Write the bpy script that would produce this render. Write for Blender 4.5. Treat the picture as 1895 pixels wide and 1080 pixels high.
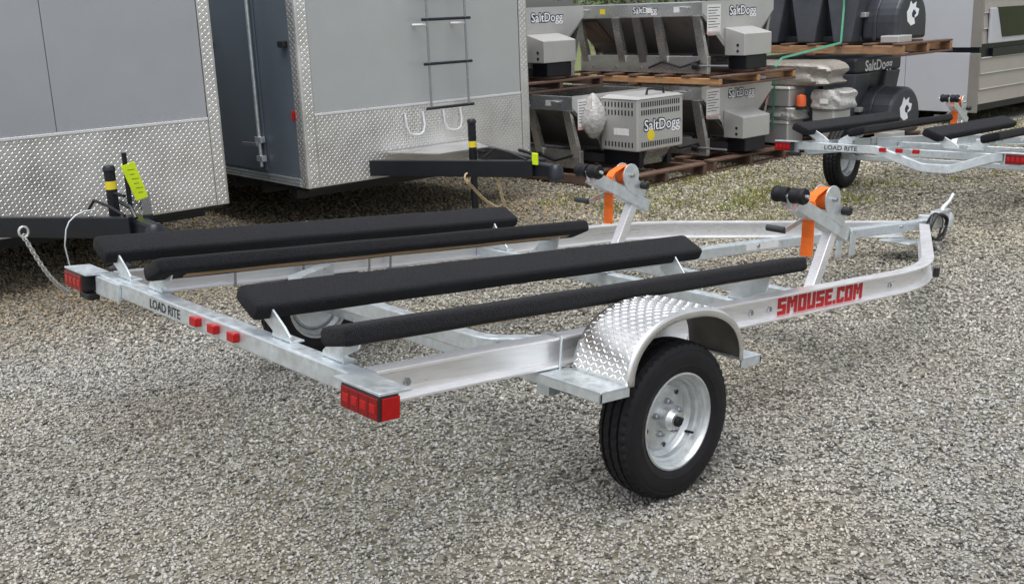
import bpy, math, random
import numpy as np
from mathutils import Vector, Matrix

random.seed(7)
for o in list(bpy.data.objects):
    bpy.data.objects.remove(o)
scn = bpy.context.scene
col = scn.collection

# ---------------------------------------------------------------- camera
cam_d = bpy.data.cameras.new('camera')
cam_d.sensor_width = 36.0
cam_d.lens = 38.06
cam_d.clip_start = 0.05
cam_d.clip_end = 1500
cam = bpy.data.objects.new('camera', cam_d)
col.objects.link(cam)
R_ = Vector((0.66724, 0.743938, -0.036702))
U_ = Vector((-0.16647, 0.196973, 0.966173))
F_ = Vector((-0.726002, 0.638559, -0.255272))
m = Matrix.Identity(4)
for i in range(3):
    m[i][0] = R_[i]; m[i][1] = U_[i]; m[i][2] = -F_[i]
CAM = Vector((3.2622, -2.5651, 1.5888))
m[0][3], m[1][3], m[2][3] = CAM
cam.matrix_world = m
scn.camera = cam

# ---------------------------------------------------------------- sky and sun (overcast)
SUN_EL, SUN_AZ = math.radians(74), math.radians(150)      # azimuth clockwise from +Y
world = bpy.data.worlds.new('World')
scn.world = world
world.use_nodes = True
wn = world.node_tree
wn.nodes.clear()
sky = wn.nodes.new('ShaderNodeTexSky')
sky.sky_type = 'NISHITA'
sky.sun_disc = False
sky.sun_elevation = SUN_EL
sky.sun_rotation = SUN_AZ
sky.dust_density = 3.0
hs = wn.nodes.new('ShaderNodeHueSaturation')
hs.inputs['Saturation'].default_value = 0.28
bg = wn.nodes.new('ShaderNodeBackground')
bg.inputs['Strength'].default_value = 0.115
wo = wn.nodes.new('ShaderNodeOutputWorld')
wn.links.new(sky.outputs[0], hs.inputs['Color'])
wn.links.new(hs.outputs[0], bg.inputs['Color'])
wn.links.new(bg.outputs[0], wo.inputs['Surface'])
sun_d = bpy.data.lights.new('sun', 'SUN')
sun_d.energy = 1.5
sun_d.angle = math.radians(60)
sun_d.color = (1.0, 0.98, 0.955)
sun = bpy.data.objects.new('sun', sun_d)
col.objects.link(sun)
sd = Vector((math.sin(SUN_AZ) * math.cos(SUN_EL), math.cos(SUN_AZ) * math.cos(SUN_EL), math.sin(SUN_EL)))
sun.rotation_euler = sd.to_track_quat('Z', 'Y').to_euler()
sun.location = (0, 0, 20)
scn.view_settings.view_transform = 'Standard'
scn.view_settings.look = 'None'
scn.view_settings.exposure = 0.8
scn.view_settings.gamma = 1.0
scn.view_settings.use_curve_mapping = False

# ---------------------------------------------------------------- materials
MAT = {}


def mat(name, base, rough=0.5, metal=0.0, var=0.0, vscale=8.0, bump=0.0, bscale=80.0, coat=0.0,
        rvar=0.0, streak=None, dirt=None, bdist=0.003, spec=0.5, sheen=0.0):
    """principled material: colour variation, roughness variation, streaks, dirt specks, fine bump"""
    mt = bpy.data.materials.new(name)
    mt.use_nodes = True
    nt = mt.node_tree
    N, L = nt.nodes, nt.links
    b = N['Principled BSDF']
    b.inputs['Roughness'].default_value = rough
    b.inputs['Metallic'].default_value = metal
    b.inputs['Coat Weight'].default_value = coat
    b.inputs['Coat Roughness'].default_value = 0.15
    b.inputs['Specular IOR Level'].default_value = spec
    if sheen:
        b.inputs['Sheen Weight'].default_value = sheen
        b.inputs['Sheen Roughness'].default_value = 0.6
    tc = N.new('ShaderNodeTexCoord')
    vec = tc.outputs['Object']
    if streak:
        mp = N.new('ShaderNodeMapping')
        mp.inputs['Scale'].default_value = streak
        L.new(vec, mp.inputs['Vector'])
        svec = mp.outputs[0]
    else:
        svec = vec
    nz = N.new('ShaderNodeTexNoise')
    nz.inputs['Scale'].default_value = vscale
    nz.inputs['Detail'].default_value = 6
    nz.inputs['Roughness'].default_value = 0.65
    L.new(svec, nz.inputs['Vector'])
    mr = N.new('ShaderNodeMapRange')
    mr.inputs['From Min'].default_value = 0.3
    mr.inputs['From Max'].default_value = 0.7
    mr.inputs['To Min'].default_value = 1 - var
    mr.inputs['To Max'].default_value = 1 + var
    L.new(nz.outputs['Fac'], mr.inputs['Value'])
    mx = N.new('ShaderNodeVectorMath')
    mx.operation = 'SCALE'
    mx.inputs[0].default_value = base[:3]
    L.new(mr.outputs[0], mx.inputs['Scale'])
    cout = mx.outputs[0]
    if dirt:
        dcol, dscale, dthr = dirt
        dn = N.new('ShaderNodeTexNoise')
        dn.inputs['Scale'].default_value = dscale
        dn.inputs['Detail'].default_value = 8
        dn.inputs['Roughness'].default_value = 0.7
        L.new(vec, dn.inputs['Vector'])
        dr = N.new('ShaderNodeMapRange')
        dr.inputs['From Min'].default_value = dthr
        dr.inputs['From Max'].default_value = dthr + 0.18
        L.new(dn.outputs['Fac'], dr.inputs['Value'])
        mm = N.new('ShaderNodeMix')
        mm.data_type = 'RGBA'
        L.new(dr.outputs[0], mm.inputs['Factor'])
        L.new(cout, mm.inputs['A'])
        mm.inputs['B'].default_value = (*dcol, 1)
        cout = mm.outputs['Result']
    L.new(cout, b.inputs['Base Color'])
    if rvar:
        r2 = N.new('ShaderNodeMapRange')
        r2.inputs['From Min'].default_value = 0.3
        r2.inputs['From Max'].default_value = 0.7
        r2.inputs['To Min'].default_value = max(0.05, rough - rvar)
        r2.inputs['To Max'].default_value = min(1, rough + rvar)
        L.new(nz.outputs['Fac'], r2.inputs['Value'])
        L.new(r2.outputs[0], b.inputs['Roughness'])
    if bump:
        bn = N.new('ShaderNodeTexNoise')
        bn.inputs['Scale'].default_value = bscale
        bn.inputs['Detail'].default_value = 4
        L.new(vec, bn.inputs['Vector'])
        bp = N.new('ShaderNodeBump')
        bp.inputs['Strength'].default_value = bump
        bp.inputs['Distance'].default_value = bdist
        L.new(bn.outputs['Fac'], bp.inputs['Height'])
        L.new(bp.outputs[0], b.inputs['Normal'])
    MAT[name] = mt
    return mt


def math_node(N, L, op, a, b=None, c=None):
    n = N.new('ShaderNodeMath')
    n.operation = op
    for i, v in enumerate((a, b, c)):
        if v is None:
            continue
        if isinstance(v, (int, float)):
            n.inputs[i].default_value = v
        else:
            L.new(v, n.inputs[i])
    return n.outputs[0]


mat('aluminium', (0.88, 0.88, 0.89), 0.36, 0.7, 0.08, 14, 0.05, 300, streak=(4, 0.6, 9), rvar=0.1, dirt=((0.60, 0.59, 0.58), 9, 0.64))
mat('galvanized', (0.70, 0.755, 0.785), 0.38, 0.75, 0.12, 30, 0.06, 200, rvar=0.12, dirt=((0.55, 0.60, 0.63), 12, 0.6))
mat('zinc', (0.62, 0.65, 0.66), 0.42, 0.8, 0.14, 30, rvar=0.1)
mat('bolt_steel', (0.35, 0.36, 0.38), 0.4, 0.8, 0.15, 60)
mat('carpet', (0.0105, 0.011, 0.0145), 1.0, 0.0, 0.5, 90, 1.0, 260, spec=0.05, sheen=0.08, bdist=0.010, dirt=((0.07, 0.07, 0.075), 120, 0.70))
mat('bare_wood', (0.42, 0.29, 0.17), 0.8, 0, 0.25, 12, 0.2, 60, streak=(20, 1, 20))
mat('rubber', (0.009, 0.009, 0.011), 0.58, 0, 0.3, 25, 0.15, 160, dirt=((0.03, 0.029, 0.028), 20, 0.66), spec=0.3)
mat('black_plastic', (0.012, 0.012, 0.014), 0.42, 0, 0.2, 20)
mat('black_paint', (0.006, 0.008, 0.013), 0.35, 0, 0.25, 8, 0.04, 120, dirt=((0.03, 0.03, 0.03), 10, 0.62))
mat('orange_strap', (0.85, 0.16, 0.015), 0.75, 0, 0.10, 40, 0.4, 500)
mat('decal_red', (0.46, 0.006, 0.010), 0.6, 0, 0.05, 20)
mat('decal_black', (0.012, 0.012, 0.014), 0.5)
mat('decal_white', (0.86, 0.87, 0.89), 0.5, 0, 0.05, 20)
mat('decal_blue', (0.008, 0.018, 0.045), 0.5, 0, 0.08, 20)
mat('paper', (0.72, 0.71, 0.71), 0.7, 0, 0.08, 25)
mat('pink_print', (0.62, 0.36, 0.32), 0.7, 0, 0.2, 30)
mat('yellow_sticker', (0.75, 0.60, 0.03), 0.5, 0, 0.08, 20)
mat('neon_tag', (0.62, 0.80, 0.01), 0.55, 0, 0.08, 20)
mat('lens_red', (0.20, 0.003, 0.005), 0.16, 0, 0.2, 60, 0.5, 160, coat=0.15, spec=0.25, streak=(60, 1, 8))
mat('lens_red_side', (0.38, 0.005, 0.005), 0.16, 0, 0.12, 60, 0.3, 160, coat=0.15, spec=0.3)
mat('lens_rib', (0.10, 0.003, 0.004), 0.2)
mat('silver_paint', (0.41, 0.43, 0.465), 0.24, 0.25, 0.05, 1.2, 0.16, 2.2, bdist=0.02, rvar=0.06, dirt=((0.39, 0.41, 0.445), 0.8, 0.45))
mat('silver_paint_light', (0.47, 0.495, 0.505), 0.22, 0.25, 0.06, 1.0, 0.16, 2.0, bdist=0.02, rvar=0.06, dirt=((0.455, 0.475, 0.485), 0.9, 0.42))
mat('slate_side', (0.13, 0.16, 0.195), 0.36, 0.25, 0.10, 1.5, 0.03, 4, dirt=((0.15, 0.17, 0.19), 9, 0.64), bdist=0.02)  # darker blue-grey for the ladder trailer's sides, door and body
mat('trim_white', (0.72, 0.73, 0.74), 0.35, 0.3, 0.06, 10)
mat('stainless', (0.66, 0.66, 0.65), 0.26, 0.85, 0.12, 3, 0.03, 100, dirt=((0.40, 0.38, 0.35), 4, 0.60), rvar=0.08)
mat('stainless_shaded', (0.145, 0.135, 0.13), 0.5, 0.35, 0.18, 3, 0.03, 60, dirt=((0.10, 0.075, 0.06), 3, 0.58), rvar=0.08)  # steel toned dark, the shade of the down-sloping hopper walls put into its colour
mat('rust_panel', (0.13, 0.085, 0.06), 0.6, 0.2, 0.5, 3, 0.05, 40, streak=(9, 1, 1))
mat('poly_grey', (0.062, 0.068, 0.080), 0.45, 0, 0.2, 5, 0.08, 30, dirt=((0.09, 0.092, 0.10), 6, 0.62))
mat('stainless_pale', (0.53, 0.53, 0.515), 0.38, 0.45, 0.06, 4, dirt=((0.42, 0.41, 0.38), 5, 0.62))
mat('poly_black', (0.036, 0.040, 0.050), 0.4, 0, 0.2, 5, 0.08, 30, dirt=((0.06, 0.062, 0.07), 6, 0.6))
mat('pallet_wood', (0.30, 0.17, 0.09), 0.85, 0, 0.45, 5, 0.3, 50, streak=(1.2, 9, 9), dirt=((0.10, 0.06, 0.045), 5, 0.55))
mat('pallet_wood_dark', (0.12, 0.07, 0.05), 0.85, 0, 0.4, 5, 0.3, 50, streak=(1.2, 9, 9), dirt=((0.05, 0.035, 0.03), 5, 0.55))
mat('fresh_wood', (0.40, 0.22, 0.10), 0.8, 0, 0.35, 6, 0.2, 50, streak=(1.0, 9, 9), dirt=((0.36, 0.15, 0.05), 3, 0.52))
mat('wrap_film', (0.30, 0.28, 0.25), 0.28, 0, 0.25, 9, 0.7, 22, streak=(2, 2, 18), bdist=0.02, coat=0.3)
mat('green_strap', (0.10, 0.36, 0.22), 0.45, 0, 0.1, 30)
mat('orange_cap', (0.75, 0.13, 0.03), 0.5, 0, 0.1, 30)
mat('camper_white', (0.47, 0.485, 0.52), 0.35, 0, 0.04, 2, dirt=((0.42, 0.43, 0.46), 2, 0.6))
mat('camper_taupe', (0.34, 0.315, 0.28), 0.4, 0, 0.06, 2, dirt=((0.28, 0.26, 0.23), 3, 0.6))
mat('camper_trim', (0.25, 0.235, 0.215), 0.45, 0.1, 0.08, 4)
mat('dark_glass', (0.012, 0.013, 0.015), 0.08, 0, 0.1, 4)
mat('rope', (0.55, 0.45, 0.27), 0.8, 0, 0.3, 60)
mat('white_chain', (0.62, 0.63, 0.62), 0.4, 0.5, 0.15, 40)
mat('bark', (0.09, 0.065, 0.045), 0.9, 0, 0.3, 6, 0.5, 25)
mat('grey_grip', (0.03, 0.032, 0.036), 0.55)
mat('fender_inner', (0.17, 0.155, 0.135), 0.6, 0.3, 0.3, 6, 0.2, 40)  # dull fender underside, the shade inside the arch painted into its colour
mat('tread_plate', (0.68, 0.675, 0.66), 0.38, 0.85, 0.16, 2.5, 0.25, 2.0, rvar=0.12, bdist=0.05, dirt=((0.45, 0.44, 0.42), 3, 0.58))
mat('tread_lozenge', (0.76, 0.755, 0.74), 0.32, 0.9, 0.08, 3)
mat('fender_plate', (0.80, 0.80, 0.79), 0.30, 0.95, 0.08, 6, rvar=0.1)
mat('fender_lozenge', (0.90, 0.90, 0.89), 0.22, 0.85, 0.05, 6)
mat('bag_film', (0.46, 0.455, 0.44), 0.22, 0, 0.2, 9, 0.8, 25, streak=(3, 3, 12), bdist=0.02, coat=0.4)


def leaf_mat(name, c):
    mt = bpy.data.materials.new(name)
    mt.use_nodes = True
    nt = mt.node_tree
    b = nt.nodes['Principled BSDF']
    b.inputs['Roughness'].default_value = 0.6
    at = nt.nodes.new('ShaderNodeAttribute')
    at.attribute_name = 'tone'
    vs = nt.nodes.new('ShaderNodeVectorMath')
    vs.operation = 'MULTIPLY'
    vs.inputs[0].default_value = c
    nt.links.new(at.outputs['Color'], vs.inputs[1])
    nt.links.new(vs.outputs[0], b.inputs['Base Color'])
    MAT[name] = mt


leaf_mat('leaf', (0.08, 0.125, 0.04))
leaf_mat('grass', (0.16, 0.185, 0.045))
leaf_mat('stone', (1.0, 1.0, 1.0))
MAT['stone'].node_tree.nodes['Principled BSDF'].inputs['Roughness'].default_value = 0.85


# ---------------------------------------------------------------- mesh builder
class MB:
    def __init__(self):
        self.v, self.f, self.uv = [], [], None

    def add(self, vs, fs):
        k = len(self.v)
        self.v += [tuple(p) for p in vs]
        self.f += [tuple(i + k for i in f) for f in fs]
        return self

    def box(self, x0, x1, y0, y1, z0, z1):
        return self.add([(x0, y0, z0), (x1, y0, z0), (x1, y1, z0), (x0, y1, z0), (x0, y0, z1), (x1, y0, z1), (x1, y1, z1), (x0, y1, z1)],
                        [(0, 3, 2, 1), (4, 5, 6, 7), (0, 1, 5, 4), (1, 2, 6, 5), (2, 3, 7, 6), (3, 0, 4, 7)])

    def hexa(self, b, t):
        """bottom quad, top quad"""
        return self.add(list(b) + list(t), [(0, 3, 2, 1), (4, 5, 6, 7), (0, 1, 5, 4), (1, 2, 6, 5), (2, 3, 7, 6), (3, 0, 4, 7)])

    def prism(self, poly, axis, a, b):
        """polygon in the plane across axis, from a to b"""
        def P(p, t):
            if axis == 0: return (t, p[0], p[1])
            if axis == 1: return (p[0], t, p[1])
            return (p[0], p[1], t)
        n = len(poly)
        fs = [tuple(range(n)), tuple(range(2 * n - 1, n - 1, -1))]
        fs += [(i, n + i, n + (i + 1) % n, (i + 1) % n) for i in range(n)]
        return self.add([P(p, a) for p in poly] + [P(p, b) for p in poly], fs)

    def bar(self, p0, p1, w, h, up=(0, 0, 1)):
        """rectangular bar from p0 to p1, w across, h along up"""
        p0, p1, up = Vector(p0), Vector(p1), Vector(up)
        t = (p1 - p0).normalized()
        s = t.cross(up).normalized()
        u = s.cross(t)
        q = [(-w / 2, -h / 2), (w / 2, -h / 2), (w / 2, h / 2), (-w / 2, h / 2)]
        return self.add([p0 + s * a + u * b for a, b in q] + [p1 + s * a + u * b for a, b in q],
                        [(0, 3, 2, 1)[::-1], (4, 5, 6, 7)[::-1], (0, 1, 5, 4)[::-1], (1, 2, 6, 5)[::-1], (2, 3, 7, 6)[::-1], (3, 0, 4, 7)[::-1]])

    def tube(self, path, r, n=10, cap=True):
        path = [Vector(p) for p in path]
        k = len(path)
        rs = r if isinstance(r, (list, tuple)) else [r] * k
        ref = None
        rings = []
        for i, p in enumerate(path):
            t = (path[min(i + 1, k - 1)] - path[max(i - 1, 0)]).normalized()
            if ref is None:
                ref = t.cross(Vector((0, 0, 1)))
                if ref.length < 1e-3: ref = t.cross(Vector((1, 0, 0)))
            a = (ref - t * ref.dot(t)).normalized()
            ref = a
            b = t.cross(a)
            rings.append([p + (a * math.cos(2 * math.pi * j / n) + b * math.sin(2 * math.pi * j / n)) * rs[i] for j in range(n)])
        vs = [q for g in rings for q in g]
        fs = [(i * n + j, i * n + (j + 1) % n, (i + 1) * n + (j + 1) % n, (i + 1) * n + j) for i in range(k - 1) for j in range(n)]
        if cap:
            fs += [tuple(range(n))[::-1], tuple(range((k - 1) * n, k * n))]
        return self.add(vs, fs)

    def sweep(self, path, prof, closed=True):
        """profile (lateral, up) along a path in the ground plane or any path; up = Z"""
        path = [Vector(p) for p in path]
        k, n = len(path), len(prof)
        vs = []
        for i, p in enumerate(path):
            t0 = (p - path[i - 1]).normalized() if i > 0 else None
            t1 = (path[i + 1] - p).normalized() if i < k - 1 else None
            t = ((t0 or t1) + (t1 or t0)).normalized()
            c = t.dot(t1 or t0)
            s = t.cross(Vector((0, 0, 1))).normalized()
            u = s.cross(t)
            for a, b in prof:
                vs.append(p + s * (a / c) + u * b)
        fs = [(i * n + j, i * n + (j + 1) % n, (i + 1) * n + (j + 1) % n, (i + 1) * n + j) for i in range(k - 1) for j in range(n)]
        fs += [tuple(range(n))[::-1], tuple(range((k - 1) * n, k * n))]
        return self.add(vs, fs)

    def lathe(self, prof, c, axis, n=32, close=False, mod=None):
        """prof of (r, t): radius and distance along axis (0=x,1=y,2=z)"""
        vs = []
        for i in range(n):
            a = 2 * math.pi * i / n
            for k, (r, t) in enumerate(prof):
                if mod: r = mod(i, k, r)
                q = [0, 0, 0]
                q[axis] = t
                q[(axis + 1) % 3] = r * math.cos(a)
                q[(axis + 2) % 3] = r * math.sin(a)
                vs.append((q[0] + c[0], q[1] + c[1], q[2] + c[2]))
        m_ = len(prof)
        fs = [(i * m_ + k, ((i + 1) % n) * m_ + k, ((i + 1) % n) * m_ + k + 1, i * m_ + k + 1) for i in range(n) for k in range(m_ - 1)]
        if close:
            fs += [(i * m_ + m_ - 1, ((i + 1) % n) * m_ + m_ - 1, ((i + 1) % n) * m_, i * m_) for i in range(n)]
        return self.add(vs, fs)

    def build(self, name, material, parent=None, smooth=False, bevel=0.0, seg=2, label=None, auto=40):
        me = bpy.data.meshes.new(name)
        me.from_pydata(self.v, [], self.f)
        me.materials.append(MAT[material])
        if self.uv:
            ul = me.uv_layers.new(name='UVMap')
            for lp in me.loops:
                ul.data[lp.index].uv = self.uv[lp.vertex_index]
        o = bpy.data.objects.new(name, me)
        col.objects.link(o)
        import bmesh
        bm = bmesh.new()
        bm.from_mesh(me)
        bmesh.ops.recalc_face_normals(bm, faces=bm.faces)
        bm.to_mesh(me)
        bm.free()
        if smooth:
            me.polygons.foreach_set('use_smooth', [True] * len(me.polygons))
            me.set_sharp_from_angle(angle=math.radians(auto))
        if bevel:
            md = o.modifiers.new('bevel', 'BEVEL')
            md.width = bevel
            md.segments = seg
            md.limit_method = 'ANGLE'
            md.angle_limit = math.radians(35)
        if parent: o.parent = parent
        if label: o['label'] = label
        return o


def lozenges(u0, u1, v0, v1, pitch, fn, h=0.0018):
    """raised tread lozenges over a (u, v) patch, alternating at +-45 degrees; fn(u, v, height) gives the point"""
    mb = MB()
    nu, nv = max(1, int((u1 - u0) / pitch)), max(1, int((v1 - v0) / pitch))
    du, dv = (u1 - u0) / nu, (v1 - v0) / nv
    a, b = pitch * 0.44, pitch * 0.155
    vs, fs = mb.v, mb.f
    for i in range(nu):
        for j in range(nv):
            cu, cv = u0 + (i + .5) * du, v0 + (j + .5) * dv
            s_ = 1 if (i + j) % 2 else -1
            k = len(vs)
            for (t, w, hh) in ((-a, 0, 0), (0, -b, 0), (a, 0, 0), (0, b, 0), (-a * .45, 0, h), (a * .45, 0, h)):
                vs.append(tuple(fn(cu + (t - w) * 0.924, cv + s_ * (t + w) * 0.924, hh)))
            fs += [(k, k + 1, k + 4), (k + 1, k + 5, k + 4), (k + 1, k + 2, k + 5), (k + 2, k + 3, k + 5), (k + 3, k + 4, k + 5), (k + 3, k, k + 4)]
    return mb


def empty(name, loc=(0, 0, 0), rot=(0, 0, 0), label=None, cat=None, group=None):
    o = bpy.data.objects.new(name, None)
    col.objects.link(o)
    o.location = loc
    o.rotation_euler = rot
    o.empty_display_size = 0.1
    if label: o['label'] = label
    if cat: o['category'] = cat
    if group: o['group'] = group
    return o


def tag(o, label, cat, group=None, kind=None):
    o['label'] = label
    o['category'] = cat
    if group: o['group'] = group
    if kind: o['kind'] = kind
    return o


def text_part(name, s, center, xdir, ydir, size, material, parent, bold=0.0, sx=1.0, extr=0.0006):
    cu = bpy.data.curves.new(name, 'FONT')
    cu.body = s
    cu.size = 1.0
    cu.align_x = 'CENTER'
    cu.align_y = 'CENTER'
    cu.offset = bold
    cu.resolution_u = 3
    t = bpy.data.objects.new(name, cu)
    col.objects.link(t)
    me = bpy.data.meshes.new_from_object(t)
    bpy.data.objects.remove(t)
    bpy.data.curves.remove(cu)
    X, Y = Vector(xdir).normalized(), Vector(ydir).normalized()
    Z = X.cross(Y)
    for v in me.vertices:
        c = v.co.copy()
        v.co = Vector(center) + X * c.x * size * sx + Y * c.y * size + Z * (extr)
    me.materials.clear()
    me.materials.append(MAT[material])
    me.name = name
    o = bpy.data.objects.new(name, me)
    col.objects.link(o)
    o.parent = parent
    return o


def wordmark(center, xdir, ydir, size, parent, off):
    c = Vector(center) - off
    n = Vector(xdir).cross(Vector(ydir)).normalized()
    text_part('lettering', 'SaltDogg', c, xdir, ydir, size, 'decal_blue', parent, 0.085)
    text_part('lettering', 'SaltDogg', c + n * 0.0012, xdir, ydir, size, 'decal_white', parent, 0.008)


BLOCK = {  # squared block letters, 7 units high: bars (x0, x1, y0, y1)
    'S': [(0, 5, 0, 1.75), (3.1, 5, 1.75, 2.7), (0, 5, 2.7, 4.3), (0, 1.9, 4.3, 5.25), (0, 5, 5.25, 7)],
    'M': [(0, 1.8, 0, 7), (4.4, 6.2, 0, 7), (1.8, 2.5, 4.2, 6.7), (3.7, 4.4, 4.2, 6.7), (2.5, 3.7, 2.4, 5.4)],
    'O': [(0, 1.9, 0, 7), (3.2, 5.1, 0, 7), (1.9, 3.2, 0, 1.7), (1.9, 3.2, 5.3, 7)],
    'U': [(0, 1.9, 0, 7), (3.2, 5.1, 0, 7), (1.9, 3.2, 0, 1.7)],
    'E': [(0, 1.9, 0, 7), (1.9, 4.7, 0, 1.7), (1.9, 4.2, 2.7, 4.3), (1.9, 4.7, 5.3, 7)],
    'C': [(0, 1.9, 0, 7), (1.9, 4.9, 0, 1.7), (1.9, 4.9, 5.3, 7), (3.2, 4.9, 4.7, 5.3), (3.2, 4.9, 1.7, 2.3)],
    '.': [(0, 1.8, 0, 1.8)]}
BLOCK_W = {'S': 5, 'M': 6.2, 'O': 5.1, 'U': 5.1, 'E': 4.7, 'C': 4.9, '.': 1.8}


# ---------------------------------------------------------------- ground
def ground_material():
    mt = bpy.data.materials.new('gravel_ground')
    mt.use_nodes = True
    N, L = mt.node_tree.nodes, mt.node_tree.links
    b = N['Principled BSDF']
    b.inputs['Roughness'].default_value = 0.9
    tc = N.new('ShaderNodeTexCoord')
    vo = N.new('ShaderNodeTexVoronoi')
    vo.inputs['Scale'].default_value = 55
    vo.inputs['Randomness'].default_value = 1
    L.new(tc.outputs['Object'], vo.inputs['Vector'])
    cr = N.new('ShaderNodeValToRGB')
    e = cr.color_ramp.elements
    e[0].position, e[0].color = 0.0, (0.03, 0.028, 0.024, 1)
    e[1].position, e[1].color = 1.0, (0.36, 0.345, 0.31, 1)
    for p, c in ((0.18, (0.07, 0.065, 0.055, 1)), (0.4, (0.15, 0.14, 0.12, 1)), (0.7, (0.24, 0.23, 0.20, 1))):
        x = e.new(p)
        x.color = c
    sx = N.new('ShaderNodeSeparateColor')
    L.new(vo.outputs['Color'], sx.inputs[0])
    L.new(sx.outputs[0], cr.inputs['Fac'])
    # soil and moss tint in broad patches
    nz = N.new('ShaderNodeTexNoise')
    nz.inputs['Scale'].default_value = 0.55
    nz.inputs['Detail'].default_value = 6
    L.new(tc.outputs['Object'], nz.inputs['Vector'])
    mr = N.new('ShaderNodeMapRange')
    mr.inputs['From Min'].default_value = 0.42
    mr.inputs['From Max'].default_value = 0.68
    mr.inputs['To Max'].default_value = 0.65
    L.new(nz.outputs['Fac'], mr.inputs['Value'])
    mx = N.new('ShaderNodeMix')
    mx.data_type = 'RGBA'
    L.new(mr.outputs[0], mx.inputs['Factor'])
    L.new(cr.outputs[0], mx.inputs['A'])
    mx.inputs['B'].default_value = (0.15, 0.13, 0.08, 1)
    # grass field beyond the lot
    sp = N.new('ShaderNodeSeparateXYZ')
    L.new(tc.outputs['Object'], sp.inputs[0])
    dist = math_node(N, L, 'MAXIMUM', math_node(N, L, 'SUBTRACT', sp.outputs[1], 16.0),
                     math_node(N, L, 'SUBTRACT', math_node(N, L, 'MULTIPLY', sp.outputs[0], -1.0), 12.0))
    n2 = N.new('ShaderNodeTexNoise')
    n2.inputs['Scale'].default_value = 1.5
    n2.inputs['Detail'].default_value = 5
    L.new(tc.outputs['Object'], n2.inputs['Vector'])
    dist = math_node(N, L, 'ADD', dist, math_node(N, L, 'MULTIPLY_ADD', n2.outputs['Fac'], 4.0, -2.0))
    gm = N.new('ShaderNodeMapRange')
    L.new(dist, gm.inputs['Value'])
    gr = N.new('ShaderNodeMix')
    gr.data_type = 'RGBA'
    gr.inputs['A'].default_value = (0.10, 0.135, 0.04, 1)
    gr.inputs['B'].default_value = (0.15, 0.165, 0.06, 1)
    L.new(n2.outputs['Fac'], gr.inputs['Factor'])
    fin = N.new('ShaderNodeMix')
    fin.data_type = 'RGBA'
    L.new(gm.outputs[0], fin.inputs['Factor'])
    L.new(mx.outputs['Result'], fin.inputs['A'])
    L.new(gr.outputs['Result'], fin.inputs['B'])
    L.new(fin.outputs['Result'], b.inputs['Base Color'])
    bp = N.new('ShaderNodeBump')
    bp.inputs['Strength'].default_value = 0.9
    bp.inputs['Distance'].default_value = 0.012
    L.new(math_node(N, L, 'MULTIPLY', vo.outputs['Distance'], -1.0), bp.inputs['Height'])
    L.new(bp.outputs[0], b.inputs['Normal'])
    MAT['gravel_ground'] = mt


ground_material()
g = MB()
S = 400
g.add([(-S, -S, 0), (S, -S, 0), (S, S, 0), (-S, S, 0)], [(0, 1, 2, 3)])
gr = g.build('ground', 'gravel_ground')
gr['kind'] = 'structure'


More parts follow.
